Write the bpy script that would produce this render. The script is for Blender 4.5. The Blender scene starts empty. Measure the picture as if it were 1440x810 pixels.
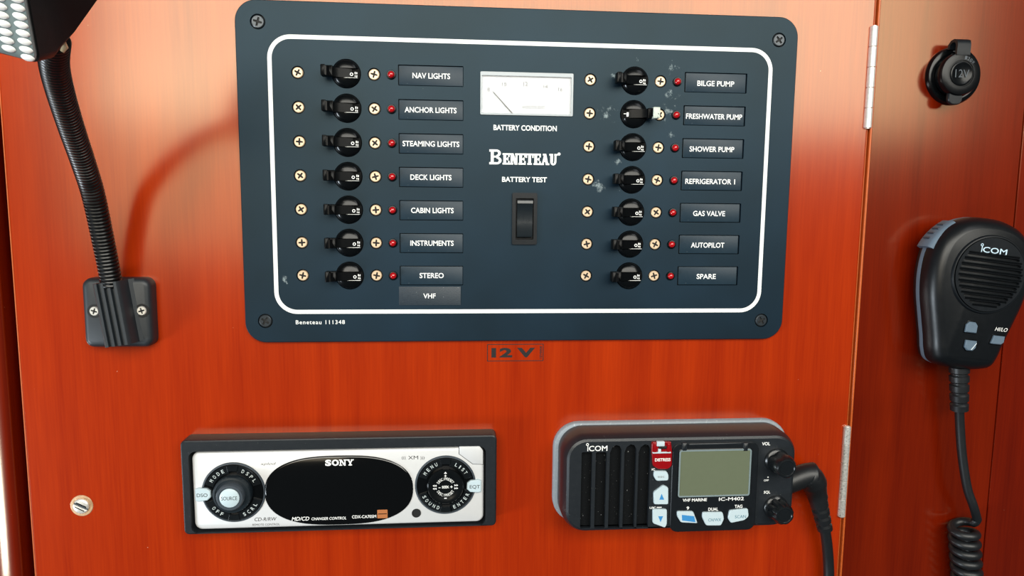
import bpy, math, random
from mathutils import Matrix, Vector, Euler
random.seed(7)
SC = bpy.context.scene
COL = SC.collection
PI = math.pi

# ------------------------------------------------------------------ camera
# wall frame in millimetres: u to the right, v up, d out of the wall towards the room
# world = (u, -d, v) / 1000
F_PX, DIST = 1000.0, 430.0
ANG = (-0.1197015, -0.08511256, 0.00966948)
RC = (Matrix.Rotation(ANG[2], 3, 'Z') @ Matrix.Rotation(ANG[1], 3, 'Y') @ Matrix.Rotation(ANG[0], 3, 'X'))
cam_d = bpy.data.cameras.new('camera')
cam_d.sensor_width = 36.0
cam_d.lens = 36.0 * F_PX / 1440.0
cam_d.clip_start = 0.02
cam_d.clip_end = 50
cam = bpy.data.objects.new('camera', cam_d)
COL.objects.link(cam)
cam.matrix_world = Matrix.Translation((0, -DIST / 1000, 0)) @ (Matrix.Rotation(PI / 2, 3, 'X') @ RC).to_4x4()
SC.camera = cam

# ------------------------------------------------------------------ world, lights, exposure
SC.view_settings.view_transform = 'Standard'
SC.view_settings.look = 'None'
SC.view_settings.gamma = 1
SC.view_settings.use_curve_mapping = False
SC.view_settings.exposure = 0.0
world = bpy.data.worlds.new('world')
SC.world = world
world.use_nodes = True
world.node_tree.nodes['Background'].inputs[0].default_value = (0.80, 0.92, 1.0, 1)
world.node_tree.nodes['Background'].inputs[1].default_value = 0.06

def area(name, loc, target, sx, sy, power, color):
    l = bpy.data.lights.new(name, 'AREA')
    l.shape = 'RECTANGLE'; l.size = sx; l.size_y = sy; l.energy = power; l.color = color
    o = bpy.data.objects.new(name, l); COL.objects.link(o)
    o.location = loc
    o.rotation_euler = (Vector(target) - Vector(loc)).to_track_quat('-Z', 'Y').to_euler()
    return o
# daylight down the open companionway, behind and above the photographer
area('companionway_daylight', (0.22, -1.35, 0.58), (0.22, 0, 0.5), 2.1, 0.78, 41, (1.0, 0.97, 0.88))
# dimmer warm fill added low on the left to draw the sheen downward
area('left_sheen_fill', (-0.56, -1.35, 0.10), (-0.56, 0, 0.1), 0.62, 0.44, 2.6, (1.0, 0.86, 0.62))
# a deck hatch to the right, above
area('hatch_daylight', (0.75, -0.85, 1.0), (0.1, 0, 0), 0.45, 0.45, 1.5, (0.95, 0.98, 1.0))
# unseen fill added low down on the left to brighten that side
area('low_left_fill', (-1.2, -0.6, -0.55), (-0.15, 0, 0.0), 0.3, 0.3, 13, (0.82, 0.92, 1.0))

def W(px, py, d=0.0):
    """point (u, v) of the wall frame seen at photo pixel px, py when it stands d mm out of the wall"""
    r = RC @ Vector(((px - 720) / F_PX, -(py - 405) / F_PX, -1.0))
    t = -(DIST - d) / r.z
    return (r.x * t, r.y * t)

# ------------------------------------------------------------------ materials
def srgb(r, g, b):
    f = lambda c: (c / 255 / 12.92) if c / 255 <= 0.04045 else ((c / 255 + 0.055) / 1.055) ** 2.4
    return (f(r), f(g), f(b), 1)

def base_mat(name):
    m = bpy.data.materials.new(name); m.use_nodes = True
    nt = m.node_tree
    return m, nt, nt.nodes['Principled BSDF']

def node(nt, kind, **kw):
    n = nt.nodes.new(kind)
    for k, v in kw.items():
        if k.startswith('i_'):
            key = k[2:]
            n.inputs[int(key) if key.isdigit() else key.replace('_', ' ')].default_value = v
        else:
            setattr(n, k, v)
    return n

def mat(name, col, rough=0.5, metal=0.0, var=0.10, scale=350.0, bump=0.0, spec=0.5, coat=0.0, coat_rough=0.1,
        dust=0.0, dust_col=(0.75, 0.8, 0.8, 1), dust_scale=700.0, dust_thr=0.70):
    m, nt, b = base_mat(name)
    L = nt.links
    tc = node(nt, 'ShaderNodeTexCoord')
    nz = node(nt, 'ShaderNodeTexNoise', i_Scale=scale, i_Detail=4.0)
    L.new(tc.outputs['Object'], nz.inputs['Vector'])
    ramp = node(nt, 'ShaderNodeMapRange')
    ramp.inputs[3].default_value = 1 - var; ramp.inputs[4].default_value = 1 + var
    L.new(nz.outputs[0], ramp.inputs[0])
    mul = node(nt, 'ShaderNodeVectorMath', operation='SCALE')
    mul.inputs[0].default_value = col[:3]
    L.new(ramp.outputs[0], mul.inputs['Scale'])
    out = mul.outputs[0]
    if dust > 0:
        dn = node(nt, 'ShaderNodeTexNoise', i_Scale=dust_scale, i_Detail=3.0, i_Roughness=0.7)
        L.new(tc.outputs['Object'], dn.inputs['Vector'])
        mr = node(nt, 'ShaderNodeMapRange')
        mr.inputs[1].default_value = dust_thr; mr.inputs[2].default_value = dust_thr + 0.06
        mr.inputs[3].default_value = 0; mr.inputs[4].default_value = dust
        L.new(dn.outputs[0], mr.inputs[0])
        mx = node(nt, 'ShaderNodeMix', data_type='RGBA')
        mx.inputs['A'].default_value = (1, 1, 1, 1); mx.inputs[7].default_value = dust_col
        L.new(out, mx.inputs[6]); L.new(mr.outputs[0], mx.inputs[0])
        out = mx.outputs[2]
    L.new(out, b.inputs['Base Color'])
    r2 = node(nt, 'ShaderNodeMapRange')
    r2.inputs[3].default_value = max(0.02, rough * 0.88); r2.inputs[4].default_value = min(1, rough * 1.12)
    L.new(nz.outputs[0], r2.inputs[0]); L.new(r2.outputs[0], b.inputs['Roughness'])
    b.inputs['Metallic'].default_value = metal
    b.inputs['Specular IOR Level'].default_value = spec
    b.inputs['Coat Weight'].default_value = coat
    b.inputs['Coat Roughness'].default_value = coat_rough
    if bump > 0:
        bn = node(nt, 'ShaderNodeTexNoise', i_Scale=2200.0, i_Detail=2.0)
        L.new(tc.outputs['Object'], bn.inputs['Vector'])
        bp = node(nt, 'ShaderNodeBump', i_Strength=bump, i_Distance=0.0002)
        L.new(bn.outputs[0], bp.inputs['Height']); L.new(bp.outputs[0], b.inputs['Normal'])
    return m

def wood(name, dark, light, seed=0.0, tint=(0.88, 0.93, 0.67, 1)):
    m, nt, b = base_mat(name)
    L = nt.links
    tc = node(nt, 'ShaderNodeTexCoord')
    mp = node(nt, 'ShaderNodeMapping')
    mp.inputs['Location'].default_value = (seed, 0, seed * 0.37)
    mp.inputs['Scale'].default_value = (55, 55, 2.2)
    L.new(tc.outputs['Object'], mp.inputs['Vector'])
    n1 = node(nt, 'ShaderNodeTexNoise', i_Scale=1.0, i_Detail=6.0, i_Roughness=0.6, i_Distortion=0.3)
    L.new(mp.outputs[0], n1.inputs['Vector'])
    mp2 = node(nt, 'ShaderNodeMapping')
    mp2.inputs['Scale'].default_value = (900, 900, 26)
    L.new(tc.outputs['Object'], mp2.inputs['Vector'])
    n2 = node(nt, 'ShaderNodeTexNoise', i_Scale=1.0, i_Detail=3.0)
    L.new(mp2.outputs[0], n2.inputs['Vector'])
    mix = node(nt, 'ShaderNodeMath', operation='MULTIPLY_ADD')
    mix.inputs[1].default_value = 0.45
    L.new(n2.outputs[0], mix.inputs[0]); L.new(n1.outputs[0], mix.inputs[2])
    cr = node(nt, 'ShaderNodeValToRGB')
    cr.color_ramp.elements[0].position = 0.40; cr.color_ramp.elements[0].color = dark
    cr.color_ramp.elements[1].position = 1.0; cr.color_ramp.elements[1].color = light
    L.new(mix.outputs[0], cr.inputs[0])
    # sparse fine dust specks on the varnish
    dn = node(nt, 'ShaderNodeTexNoise', i_Scale=420.0, i_Detail=2.0)
    L.new(tc.outputs['Object'], dn.inputs['Vector'])
    mr = node(nt, 'ShaderNodeMapRange')
    mr.inputs[1].default_value = 0.785; mr.inputs[2].default_value = 0.83; mr.inputs[4].default_value = 0.6
    L.new(dn.outputs[0], mr.inputs[0])
    mx = node(nt, 'ShaderNodeMix', data_type='RGBA')
    mx.inputs[7].default_value = (0.9, 0.6, 0.4, 1)
    L.new(mr.outputs[0], mx.inputs[0]); L.new(cr.outputs[0], mx.inputs[6])
    L.new(mx.outputs[2], b.inputs['Base Color'])
    b.inputs['Roughness'].default_value = 0.19
    b.inputs['IOR'].default_value = 1.7
    b.inputs['Specular Tint'].default_value = tint      # warm light colour of the sheen, put into the varnish
    bp = node(nt, 'ShaderNodeBump', i_Strength=0.03, i_Distance=0.0002)
    L.new(n2.outputs[0], bp.inputs['Height']); L.new(bp.outputs[0], b.inputs['Normal'])
    return m

def thin_glass(name, refl=0.08):
    m, nt, b = base_mat(name)
    L = nt.links
    nt.nodes.remove(b)
    tr = node(nt, 'ShaderNodeBsdfTransparent'); gl = node(nt, 'ShaderNodeBsdfGlossy')
    gl.inputs['Roughness'].default_value = 0.12
    fr = node(nt, 'ShaderNodeFresnel', i_IOR=1.33)
    nz = node(nt, 'ShaderNodeTexNoise', i_Scale=60.0)
    ad = node(nt, 'ShaderNodeMath', operation='MULTIPLY_ADD'); ad.inputs[1].default_value = 0.03
    L.new(nz.outputs[0], ad.inputs[0]); L.new(fr.outputs[0], ad.inputs[2])
    mx = node(nt, 'ShaderNodeMixShader')
    L.new(ad.outputs[0], mx.inputs[0]); L.new(tr.outputs[0], mx.inputs[1]); L.new(gl.outputs[0], mx.inputs[2])
    L.new(mx.outputs[0], nt.nodes['Material Output'].inputs[0])
    return m

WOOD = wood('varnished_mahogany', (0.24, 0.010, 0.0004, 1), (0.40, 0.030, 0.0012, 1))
WOOD2 = wood('varnished_mahogany_shaded_panel', (0.09, 0.0032, 0.0003, 1), (0.17, 0.010, 0.0006, 1), 3.1, (1.0, 0.72, 0.42, 1))  # darker than the door: light falling off to the right put into the colour
WOOD3 = wood('varnished_mahogany_shaded_post', (0.09, 0.003, 0.0003, 1), (0.16, 0.008, 0.0006, 1), 7.7, (1.0, 0.8, 0.5, 1))  # door wood again, with shade put into its darker colour
EDGE = mat('pale_wood_lit_edge', srgb(186, 88, 34), 0.4, var=0.15)  # pale strips paint the light caught along the boards' bevelled edges
GAP_SHADE = mat('gap_shade_black', srgb(14, 10, 9), 0.9)  # shade behind the board gaps, put into a near-black colour
BLK = mat('black_plastic', srgb(18, 22, 26), 0.36, spec=0.3, var=0.15, bump=0.08)
BLKG = mat('gloss_black_plastic', srgb(7, 9, 11), 0.2, var=0.1, spec=0.3)
BLKM = mat('matt_black', srgb(9, 10, 11), 0.7)
RUB = mat('black_rubber', srgb(20, 23, 26), 0.42, bump=0.1, dust=0.35, dust_thr=0.73)
DUSTY = mat('dusty_black_plastic', srgb(26, 31, 36), 0.38, bump=0.15, dust=0.5, dust_thr=0.70, dust_scale=1100)
WHT = mat('white_print', srgb(240, 242, 240), 0.55, var=0.03)
GREYP = mat('grey_print', srgb(120, 122, 122), 0.6)
INK = mat('black_print', srgb(16, 15, 16), 0.5)
SLATE = mat('slate_rubber', srgb(88, 106, 122), 0.5, bump=0.1)
GASK = mat('grey_gasket', srgb(140, 150, 158), 0.6, dust=0.5, dust_thr=0.62)
BRASS = mat('passivated_steel', srgb(218, 192, 160), 0.35, metal=0.25, var=0.12, scale=500)
BLKSCR = mat('blackened_steel', srgb(52, 58, 63), 0.3, metal=0.4)
STEEL = mat('bright_steel', srgb(238, 236, 230), 0.3, metal=0.55, var=0.15, scale=700)
HINGE = mat('worn_steel', srgb(226, 226, 222), 0.35, metal=0.6, var=0.5, scale=900, bump=0.3, dust=0.6, dust_col=(0.02, 0.02, 0.02, 1), dust_thr=0.6)
RED = mat('red_lens', srgb(170, 14, 20), 0.12, coat=0.6)
REDP = mat('red_plastic', srgb(138, 6, 14), 0.25, coat=0.3)
SILV = mat('silver_paint', srgb(214, 216, 218), 0.32, metal=0.15, var=0.02)
PALE = mat('pale_key_plastic', srgb(186, 204, 212), 0.4, var=0.03)
BLUE = mat('blue_print', srgb(50, 130, 190), 0.5)
LCD = mat('lcd_grey_green', srgb(98, 106, 86), 0.25, var=0.03, coat=0.5)
GREY = mat('grey_plastic', srgb(60, 68, 76), 0.4)
LENSBODY = mat('lamp_lens_silver', srgb(150, 168, 170), 0.25, metal=0.3)
LENS = mat('lamp_lens_white', srgb(250, 252, 250), 0.2, var=0.02)
ORANGE = mat('orange_print', srgb(170, 105, 60), 0.5)
DIAL = mat('white_dial_card', srgb(196, 200, 206), 0.6, var=0.02)
GLASS = thin_glass('clear_acrylic')

def panel_mat():
    """anodised charcoal plate with small scuffs and pale smudges round the pump breakers"""
    m, nt, b = base_mat('charcoal_panel')
    L = nt.links
    tc = node(nt, 'ShaderNodeTexCoord')
    fine = node(nt, 'ShaderNodeTexNoise', i_Scale=1500.0, i_Detail=2.0)
    L.new(tc.outputs['Object'], fine.inputs[0])
    big = node(nt, 'ShaderNodeTexNoise', i_Scale=14.0, i_Detail=3.0)
    L.new(tc.outputs['Object'], big.inputs[0])
    cr = node(nt, 'ShaderNodeValToRGB')
    cr.color_ramp.elements[0].color = srgb(14, 28, 39); cr.color_ramp.elements[1].color = srgb(20, 38, 53)
    cr.color_ramp.elements[0].position = 0.3; cr.color_ramp.elements[1].position = 0.7
    L.new(big.outputs[0], cr.inputs[0])
    sp = node(nt, 'ShaderNodeTexNoise', i_Scale=330.0, i_Detail=2.0)
    L.new(tc.outputs['Object'], sp.inputs[0])
    mr = node(nt, 'ShaderNodeMapRange')
    mr.inputs[1].default_value = 0.79; mr.inputs[2].default_value = 0.83; mr.inputs[4].default_value = 0.8
    L.new(sp.outputs[0], mr.inputs[0])
    tot = mr.outputs[0]
    sm = node(nt, 'ShaderNodeTexNoise', i_Scale=260.0, i_Detail=5.0, i_Roughness=0.75)
    L.new(tc.outputs['Object'], sm.inputs[0])
    for (px, py, r) in ((945, 98, 7), (945, 132, 6), (938, 160, 9), (852, 160, 8), (840, 262, 7), (868, 228, 5), (897, 84, 3), (945, 190, 4), (862, 105, 3), (400, 395, 4)):
        u, v = W(px, py, 3)
        dm = node(nt, 'ShaderNodeVectorMath', operation='DISTANCE')
        dm.inputs[1].default_value = (u / 1000, -0.003, v / 1000)
        L.new(tc.outputs['Object'], dm.inputs[0])
        a = node(nt, 'ShaderNodeMapRange')
        a.inputs[1].default_value = 0; a.inputs[2].default_value = r / 1000
        a.inputs[3].default_value = 0.24; a.inputs[4].default_value = 0.0
        L.new(dm.outputs['Value'], a.inputs[0])
        s = node(nt, 'ShaderNodeMath', operation='ADD')
        L.new(a.outputs[0], s.inputs[0]); L.new(sm.outputs[0], s.inputs[1])
        g = node(nt, 'ShaderNodeMapRange')
        g.inputs[1].default_value = 0.68; g.inputs[2].default_value = 0.86; g.inputs[4].default_value = 0.55
        L.new(s.outputs[0], g.inputs[0])
        gate = node(nt, 'ShaderNodeMath', operation='LESS_THAN'); gate.inputs[1].default_value = r / 1000
        L.new(dm.outputs['Value'], gate.inputs[0])
        gm = node(nt, 'ShaderNodeMath', operation='MULTIPLY')
        L.new(g.outputs[0], gm.inputs[0]); L.new(gate.outputs[0], gm.inputs[1])
        mxn = node(nt, 'ShaderNodeMath', operation='MAXIMUM')
        L.new(tot, mxn.inputs[0]); L.new(gm.outputs[0], mxn.inputs[1]); tot = mxn.outputs[0]
    mx = node(nt, 'ShaderNodeMix', data_type='RGBA')
    mx.inputs[7].default_value = srgb(190, 205, 208)
    L.new(tot, mx.inputs[0]); L.new(cr.outputs[0], mx.inputs[6]); L.new(mx.outputs[2], b.inputs['Base Color'])
    b.inputs['Roughness'].default_value = 0.42
    b.inputs['Specular Tint'].default_value = (0.72, 0.95, 1.0, 1)
    b.inputs['Specular IOR Level'].default_value = 0.25
    bp = node(nt, 'ShaderNodeBump', i_Strength=0.08, i_Distance=0.0001)
    L.new(fine.outputs[0], bp.inputs['Height']); L.new(bp.outputs[0], b.inputs['Normal'])
    return m
PANEL = panel_mat()
PLATE = mat('name_strip_charcoal', srgb(28, 46, 58), 0.42, spec=0.3, dust=0.3, dust_thr=0.74)

# ------------------------------------------------------------------ mesh helpers
def circle(r, n=32, cu=0.0, cv=0.0, a0=0.0):
    return [(cu + r * math.cos(a0 + 2 * PI * i / n), cv + r * math.sin(a0 + 2 * PI * i / n)) for i in range(n)]

def rr(w, h, r, n=6, cu=0.0, cv=0.0):
    """rounded rectangle, counter-clockwise"""
    r = min(r, w / 2 - 1e-4, h / 2 - 1e-4)
    pts = []
    for (sx, sy, a) in ((1, 1, 0), (-1, 1, PI / 2), (-1, -1, PI), (1, -1, 1.5 * PI)):
        for i in range(n + 1):
            t = a + PI / 2 * i / n
            pts.append((cu + sx * (w / 2 - r) + r * math.cos(t), cv + sy * (h / 2 - r) + r * math.sin(t)))
    return pts

def box_uv(u0, v0, u1, v1, r=0.5, n=4):
    return rr(abs(u1 - u0), abs(v1 - v0), r, n, (u0 + u1) / 2, (v0 + v1) / 2)

def inset(o, k):
    if abs(k) < 1e-9:
        return list(o)
    n = len(o); res = []
    ar = sum(o[i][0] * o[(i + 1) % n][1] - o[(i + 1) % n][0] * o[i][1] for i in range(n))
    s = 1 if ar > 0 else -1
    for i in range(n):
        p, q, r = Vector(o[i - 1]), Vector(o[i]), Vector(o[(i + 1) % n])
        a = (q - p); b = (r - q)
        if a.length < 1e-9: a = b
        if b.length < 1e-9: b = a
        a.normalize(); b.normalize()
        n1 = Vector((-a.y, a.x)); n2 = Vector((-b.y, b.x))
        m = n1 + n2
        if m.length < 1e-6: m = n1
        m.normalize()
        c = max(0.4, m.dot(n1))
        res.append((q.x + s * m.x * k / c, q.y + s * m.y * k / c))
    return res

def smooth_closed(pts, sub=4):
    """closed Catmull-Rom through the points"""
    n = len(pts); out = []
    for i in range(n):
        p0, p1, p2, p3 = [Vector(pts[(i + k - 1) % n]) for k in range(4)]
        for j in range(sub):
            t = j / sub
            out.append(tuple(0.5 * ((2 * p1) + (p2 - p0) * t + (2 * p0 - 5 * p1 + 4 * p2 - p3) * t * t + (3 * p1 - p0 - 3 * p2 + p3) * t ** 3)))
    return out

def smooth_open(pts, sub=8):
    P = [Vector(p) for p in pts]; P = [2 * P[0] - P[1]] + P + [2 * P[-1] - P[-2]]
    out = []
    for i in range(1, len(P) - 2):
        p0, p1, p2, p3 = P[i - 1:i + 3]
        for j in range(sub):
            t = j / sub
            out.append(0.5 * ((2 * p1) + (p2 - p0) * t + (2 * p0 - 5 * p1 + 4 * p2 - p3) * t * t + (3 * p1 - p0 - 3 * p2 + p3) * t ** 3))
    out.append(P[-2].copy())
    return out

def curve_mesh(outlines, d0, d1):
    """filled 2D shape with holes, extruded from d0 to d1; returns verts, faces"""
    cu = bpy.data.curves.new('tmp', 'CURVE'); cu.dimensions = '2D'; cu.fill_mode = 'BOTH'
    for o in outlines:
        s = cu.splines.new('POLY'); s.points.add(len(o) - 1)
        for i, p in enumerate(o): s.points[i].co = (p[0], p[1], 0, 1)
        s.use_cyclic_u = True
    cu.extrude = (d1 - d0) / 2
    return _grab(cu, (d0 + d1) / 2)

def _grab(cu, dz):
    ob = bpy.data.objects.new('tmp', cu)
    me = ob.to_mesh()
    vs = [(v.co.x, v.co.y, v.co.z + dz) for v in me.vertices]
    fs = [tuple(p.vertices) for p in me.polygons]
    ob.to_mesh_clear()
    bpy.data.objects.remove(ob); bpy.data.curves.remove(cu)
    return vs, fs

class B:
    """collects geometry in (u, v, d) millimetres"""
    def __init__(s): s.v = []; s.f = []; s.m = []
    def add(s, vs, fs, mi=0, T=None):
        n = len(s.v)
        for p in vs:
            s.v.append(tuple(T(p)) if T else tuple(p))
        for f in fs: s.f.append(tuple(i + n for i in f)); s.m.append(mi)
        return s
    def loft(s, loops, cap0=True, cap1=True, mi=0, T=None, closed=True):
        n = len(loops[0]); vs = [p for l in loops for p in l]; fs = []
        for k in range(len(loops) - 1):
            for i in range(n if closed else n - 1):
                j = (i + 1) % n
                fs.append((k * n + i, k * n + j, (k + 1) * n + j, (k + 1) * n + i))
        if cap0: fs.append(tuple(reversed(range(n))))
        if cap1: fs.append(tuple((len(loops) - 1) * n + i for i in range(n)))
        return s.add(vs, fs, mi, T)
    def stack(s, outline, prof, cap0=False, cap1=True, mi=0, T=None):
        return s.loft([[(p[0], p[1], d) for p in inset(outline, k)] for (k, d) in prof], cap0, cap1, mi, T)
    def lathe(s, prof, n=32, cu=0, cv=0, cap0=False, cap1=True, mi=0, T=None):
        return s.loft([[(p[0], p[1], d) for p in circle(r, n, cu, cv)] for (r, d) in prof], cap0, cap1, mi, T)
    def box(s, u0, v0, d0, u1, v1, d1, bev=0.3, r=0.3, mi=0, T=None, cap0=False):
        return s.stack(box_uv(u0, v0, u1, v1, r, 3), [(0, d0), (0, d1 - bev), (bev * 0.35, d1 - bev * 0.3), (bev, d1)], cap0, True, mi, T)
    def shape(s, outlines, d0, d1, mi=0, T=None):
        vs, fs = curve_mesh(outlines, d0, d1); return s.add(vs, fs, mi, T)
    def prism_v(s, poly, v0, v1, mi=0, T=None):
        """polygon in (u, d) swept along v"""
        n = len(poly)
        vs = [(p[0], v0, p[1]) for p in poly] + [(p[0], v1, p[1]) for p in poly]
        fs = [(i, n + i, n + (i + 1) % n, (i + 1) % n) for i in range(n)] + [tuple(range(n)), tuple(reversed(range(n, 2 * n)))]
        return s.add(vs, fs, mi, T)
    def prism_u(s, poly, u0, u1, mi=0, T=None):
        """polygon in (v, d) swept along u"""
        n = len(poly)
        vs = [(u0, p[0], p[1]) for p in poly] + [(u1, p[0], p[1]) for p in poly]
        fs = [(i, (i + 1) % n, n + (i + 1) % n, n + i) for i in range(n)] + [tuple(reversed(range(n))), tuple(range(n, 2 * n))]
        return s.add(vs, fs, mi, T)
    def tube(s, path, rad, n=16, mi=0, T=None):
        P = [Vector(p) for p in path]; loops = []
        t0 = (P[1] - P[0]).normalized()
        nrm = t0.orthogonal().normalized()
        for i, p in enumerate(P):
            t = (P[min(i + 1, len(P) - 1)] - P[max(i - 1, 0)])
            if t.length < 1e-9: t = t0
            t.normalize()
            nrm = (nrm - t * nrm.dot(t)).normalized(); bn = t.cross(nrm)
            r = rad[i] if isinstance(rad, (list, tuple)) else rad
            loops.append([tuple(p + (nrm * math.cos(2 * PI * k / n) + bn * math.sin(2 * PI * k / n)) * r) for k in range(n)])
        return s.loft(loops, True, True, mi, T)
    def build(s, name, mats, parent=None, loc=(0, 0, 0), rot=0.0, sharp=38):
        me = bpy.data.meshes.new(name)
        me.from_pydata([(p[0] / 1000, -p[2] / 1000, p[1] / 1000) for p in s.v], [], s.f)
        if not isinstance(mats, (list, tuple)): mats = [mats]
        for m in mats: me.materials.append(m)
        me.polygons.foreach_set('material_index', s.m)
        me.polygons.foreach_set('use_smooth', [len(f) <= 6 for f in s.f])
        me.update()
        me.set_sharp_from_angle(angle=math.radians(sharp))
        return place(name, me, parent, loc, rot)

def place(name, me, parent=None, loc=(0, 0, 0), rot=0.0):
    o = bpy.data.objects.new(name, me); COL.objects.link(o)
    o.location = (loc[0] / 1000, -loc[2] / 1000, loc[1] / 1000)
    o.rotation_euler = (0, rot, 0)                 # turn about the wall's normal, clockwise as seen
    if parent: o.parent = parent
    return o

def thing(name, label, cat, loc=(0, 0, 0), rot=0.0, group=None):
    o = place(name, None, None, loc, rot); o.empty_display_size = 0.01
    o['label'] = label; o['category'] = cat
    if group: o['group'] = group
    return o

def copy_tree(o, parent, loc=None, rot=None):
    c = o.copy(); COL.objects.link(c); c.parent = parent
    if loc: c.location = (loc[0] / 1000, -loc[2] / 1000, loc[1] / 1000)
    if rot is not None: c.rotation_euler = (0, rot, 0)
    for ch in [x for x in KIDS.get(o.name, [])]:
        copy_tree(ch, c)
    return c
KIDS = {}
def kid(parent, o): KIDS.setdefault(parent.name, []).append(o); return o

def glyphs(body, bold=0.0, shear=0.0, space=1.0):
    cu = bpy.data.curves.new('tmp', 'FONT'); cu.body = body; cu.size = 1.0
    cu.offset = bold; cu.shear = shear; cu.space_character = space; cu.resolution_u = 3
    return _grab(cu, 0)

def text_into(b, body, cu, cv, w, h, d, bold=0.015, shear=0.0, th=0.06, mi=0, ang=0.0, space=1.0):
    """text scaled to w x h mm (h = height of the capitals), centred on cu, cv"""
    vs, fs = glyphs(body, bold, shear, space)
    if not vs: return
    u0 = min(p[0] for p in vs); u1 = max(p[0] for p in vs)
    ref, _ = glyphs('H', bold)
    v0 = min(p[1] for p in ref); v1 = max(p[1] for p in ref)
    sy = h / (v1 - v0); sx = (w / (u1 - u0)) if w else sy
    ca, sa = math.cos(ang), math.sin(ang)
    out = []
    for p in vs:
        x = (p[0] - (u0 + u1) / 2) * sx; y = (p[1] - (v0 + v1) / 2) * sy
        out.append((cu + x * ca - y * sa, cv + x * sa + y * ca, d + th))
    b.add(out, fs, mi)

def text(body, parent, cu, cv, w, h, d, m=None, **k):
    b = B(); text_into(b, body, cu, cv, w, h, d, **k)
    return b.build('lettering', m or WHT, parent)

def arc_text(b, body, cu, cv, r, a_mid, h, d, step, cw, flip=False, bold=0.01, mi=0):
    """letters along an arc, step = degrees per letter; flip = reads along the bottom"""
    n = len(body)
    for i, ch in enumerate(body):
        off = (i - (n - 1) / 2) * step
        a = math.radians(a_mid + off if flip else a_mid - off)
        if ch == ' ': continue
        text_into(b, ch, cu + r * math.cos(a), cv + r * math.sin(a), cw * (0.45 if ch in 'I/' else 1), h, d, bold=bold,
                  ang=(a + PI / 2) if flip else (a - PI / 2), mi=mi)

def pxw(x0, x1, y, d):
    a = W(x0, y, d); c = W(x1, y, d)
    return (a[0] + c[0]) / 2, (a[1] + c[1]) / 2, abs(c[0] - a[0])

def ptext(body, parent, x0, x1, y, h, d, m=None, org=(0, 0), **k):
    u, v, w = pxw(x0, x1, y, d)
    return text(body, parent, u - org[0], v - org[1], w, h, d - (org[2] if len(org) > 2 else 0), m, **k)

def structure(o): o['kind'] = 'structure'; return o

def ring_sector(b, r0, r1, a0, a1, d0, d1, cu=0, cv=0, mi=0, bev=0.35):
    n = max(4, int(abs(a1 - a0) / 6))
    A = [math.radians(a0 + (a1 - a0) * i / n) for i in range(n + 1)]
    o = [(cu + r1 * math.cos(a), cv + r1 * math.sin(a)) for a in A] + [(cu + r0 * math.cos(a), cv + r0 * math.sin(a)) for a in reversed(A)]
    b.stack(o, [(0, d0), (0, d1 - bev), (bev, d1)], mi=mi)

# ------------------------------------------------------------------ the setting: joinery
def board(name, u0, u1, v0, v1, d0, d1, m, bev=0.7):
    b = B(); b.stack([(u0, v0), (u1, v0), (u1, v1), (u0, v1)], [(0, d0), (0, d1 - bev), (bev * .3, d1 - bev * .3), (bev, d1)], cap0=True)
    return structure(b.build(name, m, sharp=4))
door = board('door_1', -250.6, 257.6, -620, 620, -18, 0, WOOD, 0.6)
for (a, c) in ((-251.4, -250.6), (257.6, 258.2)):
    b = B(); b.stack([(a, -620), (c, -620), (c, 620), (a, 620)], [(0, -18), (0, -0.5), (0.15, -0.2)], cap0=True)
    b.build('lit_edge_strip', EDGE, door)
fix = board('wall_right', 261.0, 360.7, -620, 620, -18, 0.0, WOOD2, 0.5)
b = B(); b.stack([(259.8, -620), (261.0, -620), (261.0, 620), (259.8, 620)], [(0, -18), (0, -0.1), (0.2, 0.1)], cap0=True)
b.build('lit_edge_strip', EDGE, fix)
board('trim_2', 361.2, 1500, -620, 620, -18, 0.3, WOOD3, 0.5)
# rounded corner post left of the locker door
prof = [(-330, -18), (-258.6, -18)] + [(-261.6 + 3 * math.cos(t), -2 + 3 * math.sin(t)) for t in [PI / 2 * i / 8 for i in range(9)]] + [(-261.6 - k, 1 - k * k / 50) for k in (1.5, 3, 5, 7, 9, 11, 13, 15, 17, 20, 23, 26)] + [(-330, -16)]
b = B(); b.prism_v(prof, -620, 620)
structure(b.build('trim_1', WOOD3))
board('wall_back', -420, 1500, -640, 640, -60, -40, GAP_SHADE)
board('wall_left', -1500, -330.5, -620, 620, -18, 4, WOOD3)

# ------------------------------------------------------------------ screws
def cross(r, w):
    h = w / 2
    return [(h, h), (r, h * .8), (r, -h * .8), (h, -h), (h * .8, -r), (-h * .8, -r), (-h, -h), (-r, -h * .8), (-r, h * .8), (-h, h), (-h * .8, r), (h * .8, r)]
def screw_mesh(name, R, m, dome=0.25):
    b = B()
    b.shape([circle(R * 0.86, 28), cross(R * 0.66, R * 0.36)], -0.5, dome)
    b.lathe([(R, -1.8), (R, -0.15), (R * .96, 0.05), (R * 0.86, dome)], 28, cap1=False)
    b.lathe([(R * .8, -0.45), (R * .8, -0.4)], 20, mi=1)
    o = b.build(name, [m, BLKM])
    return o

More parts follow.
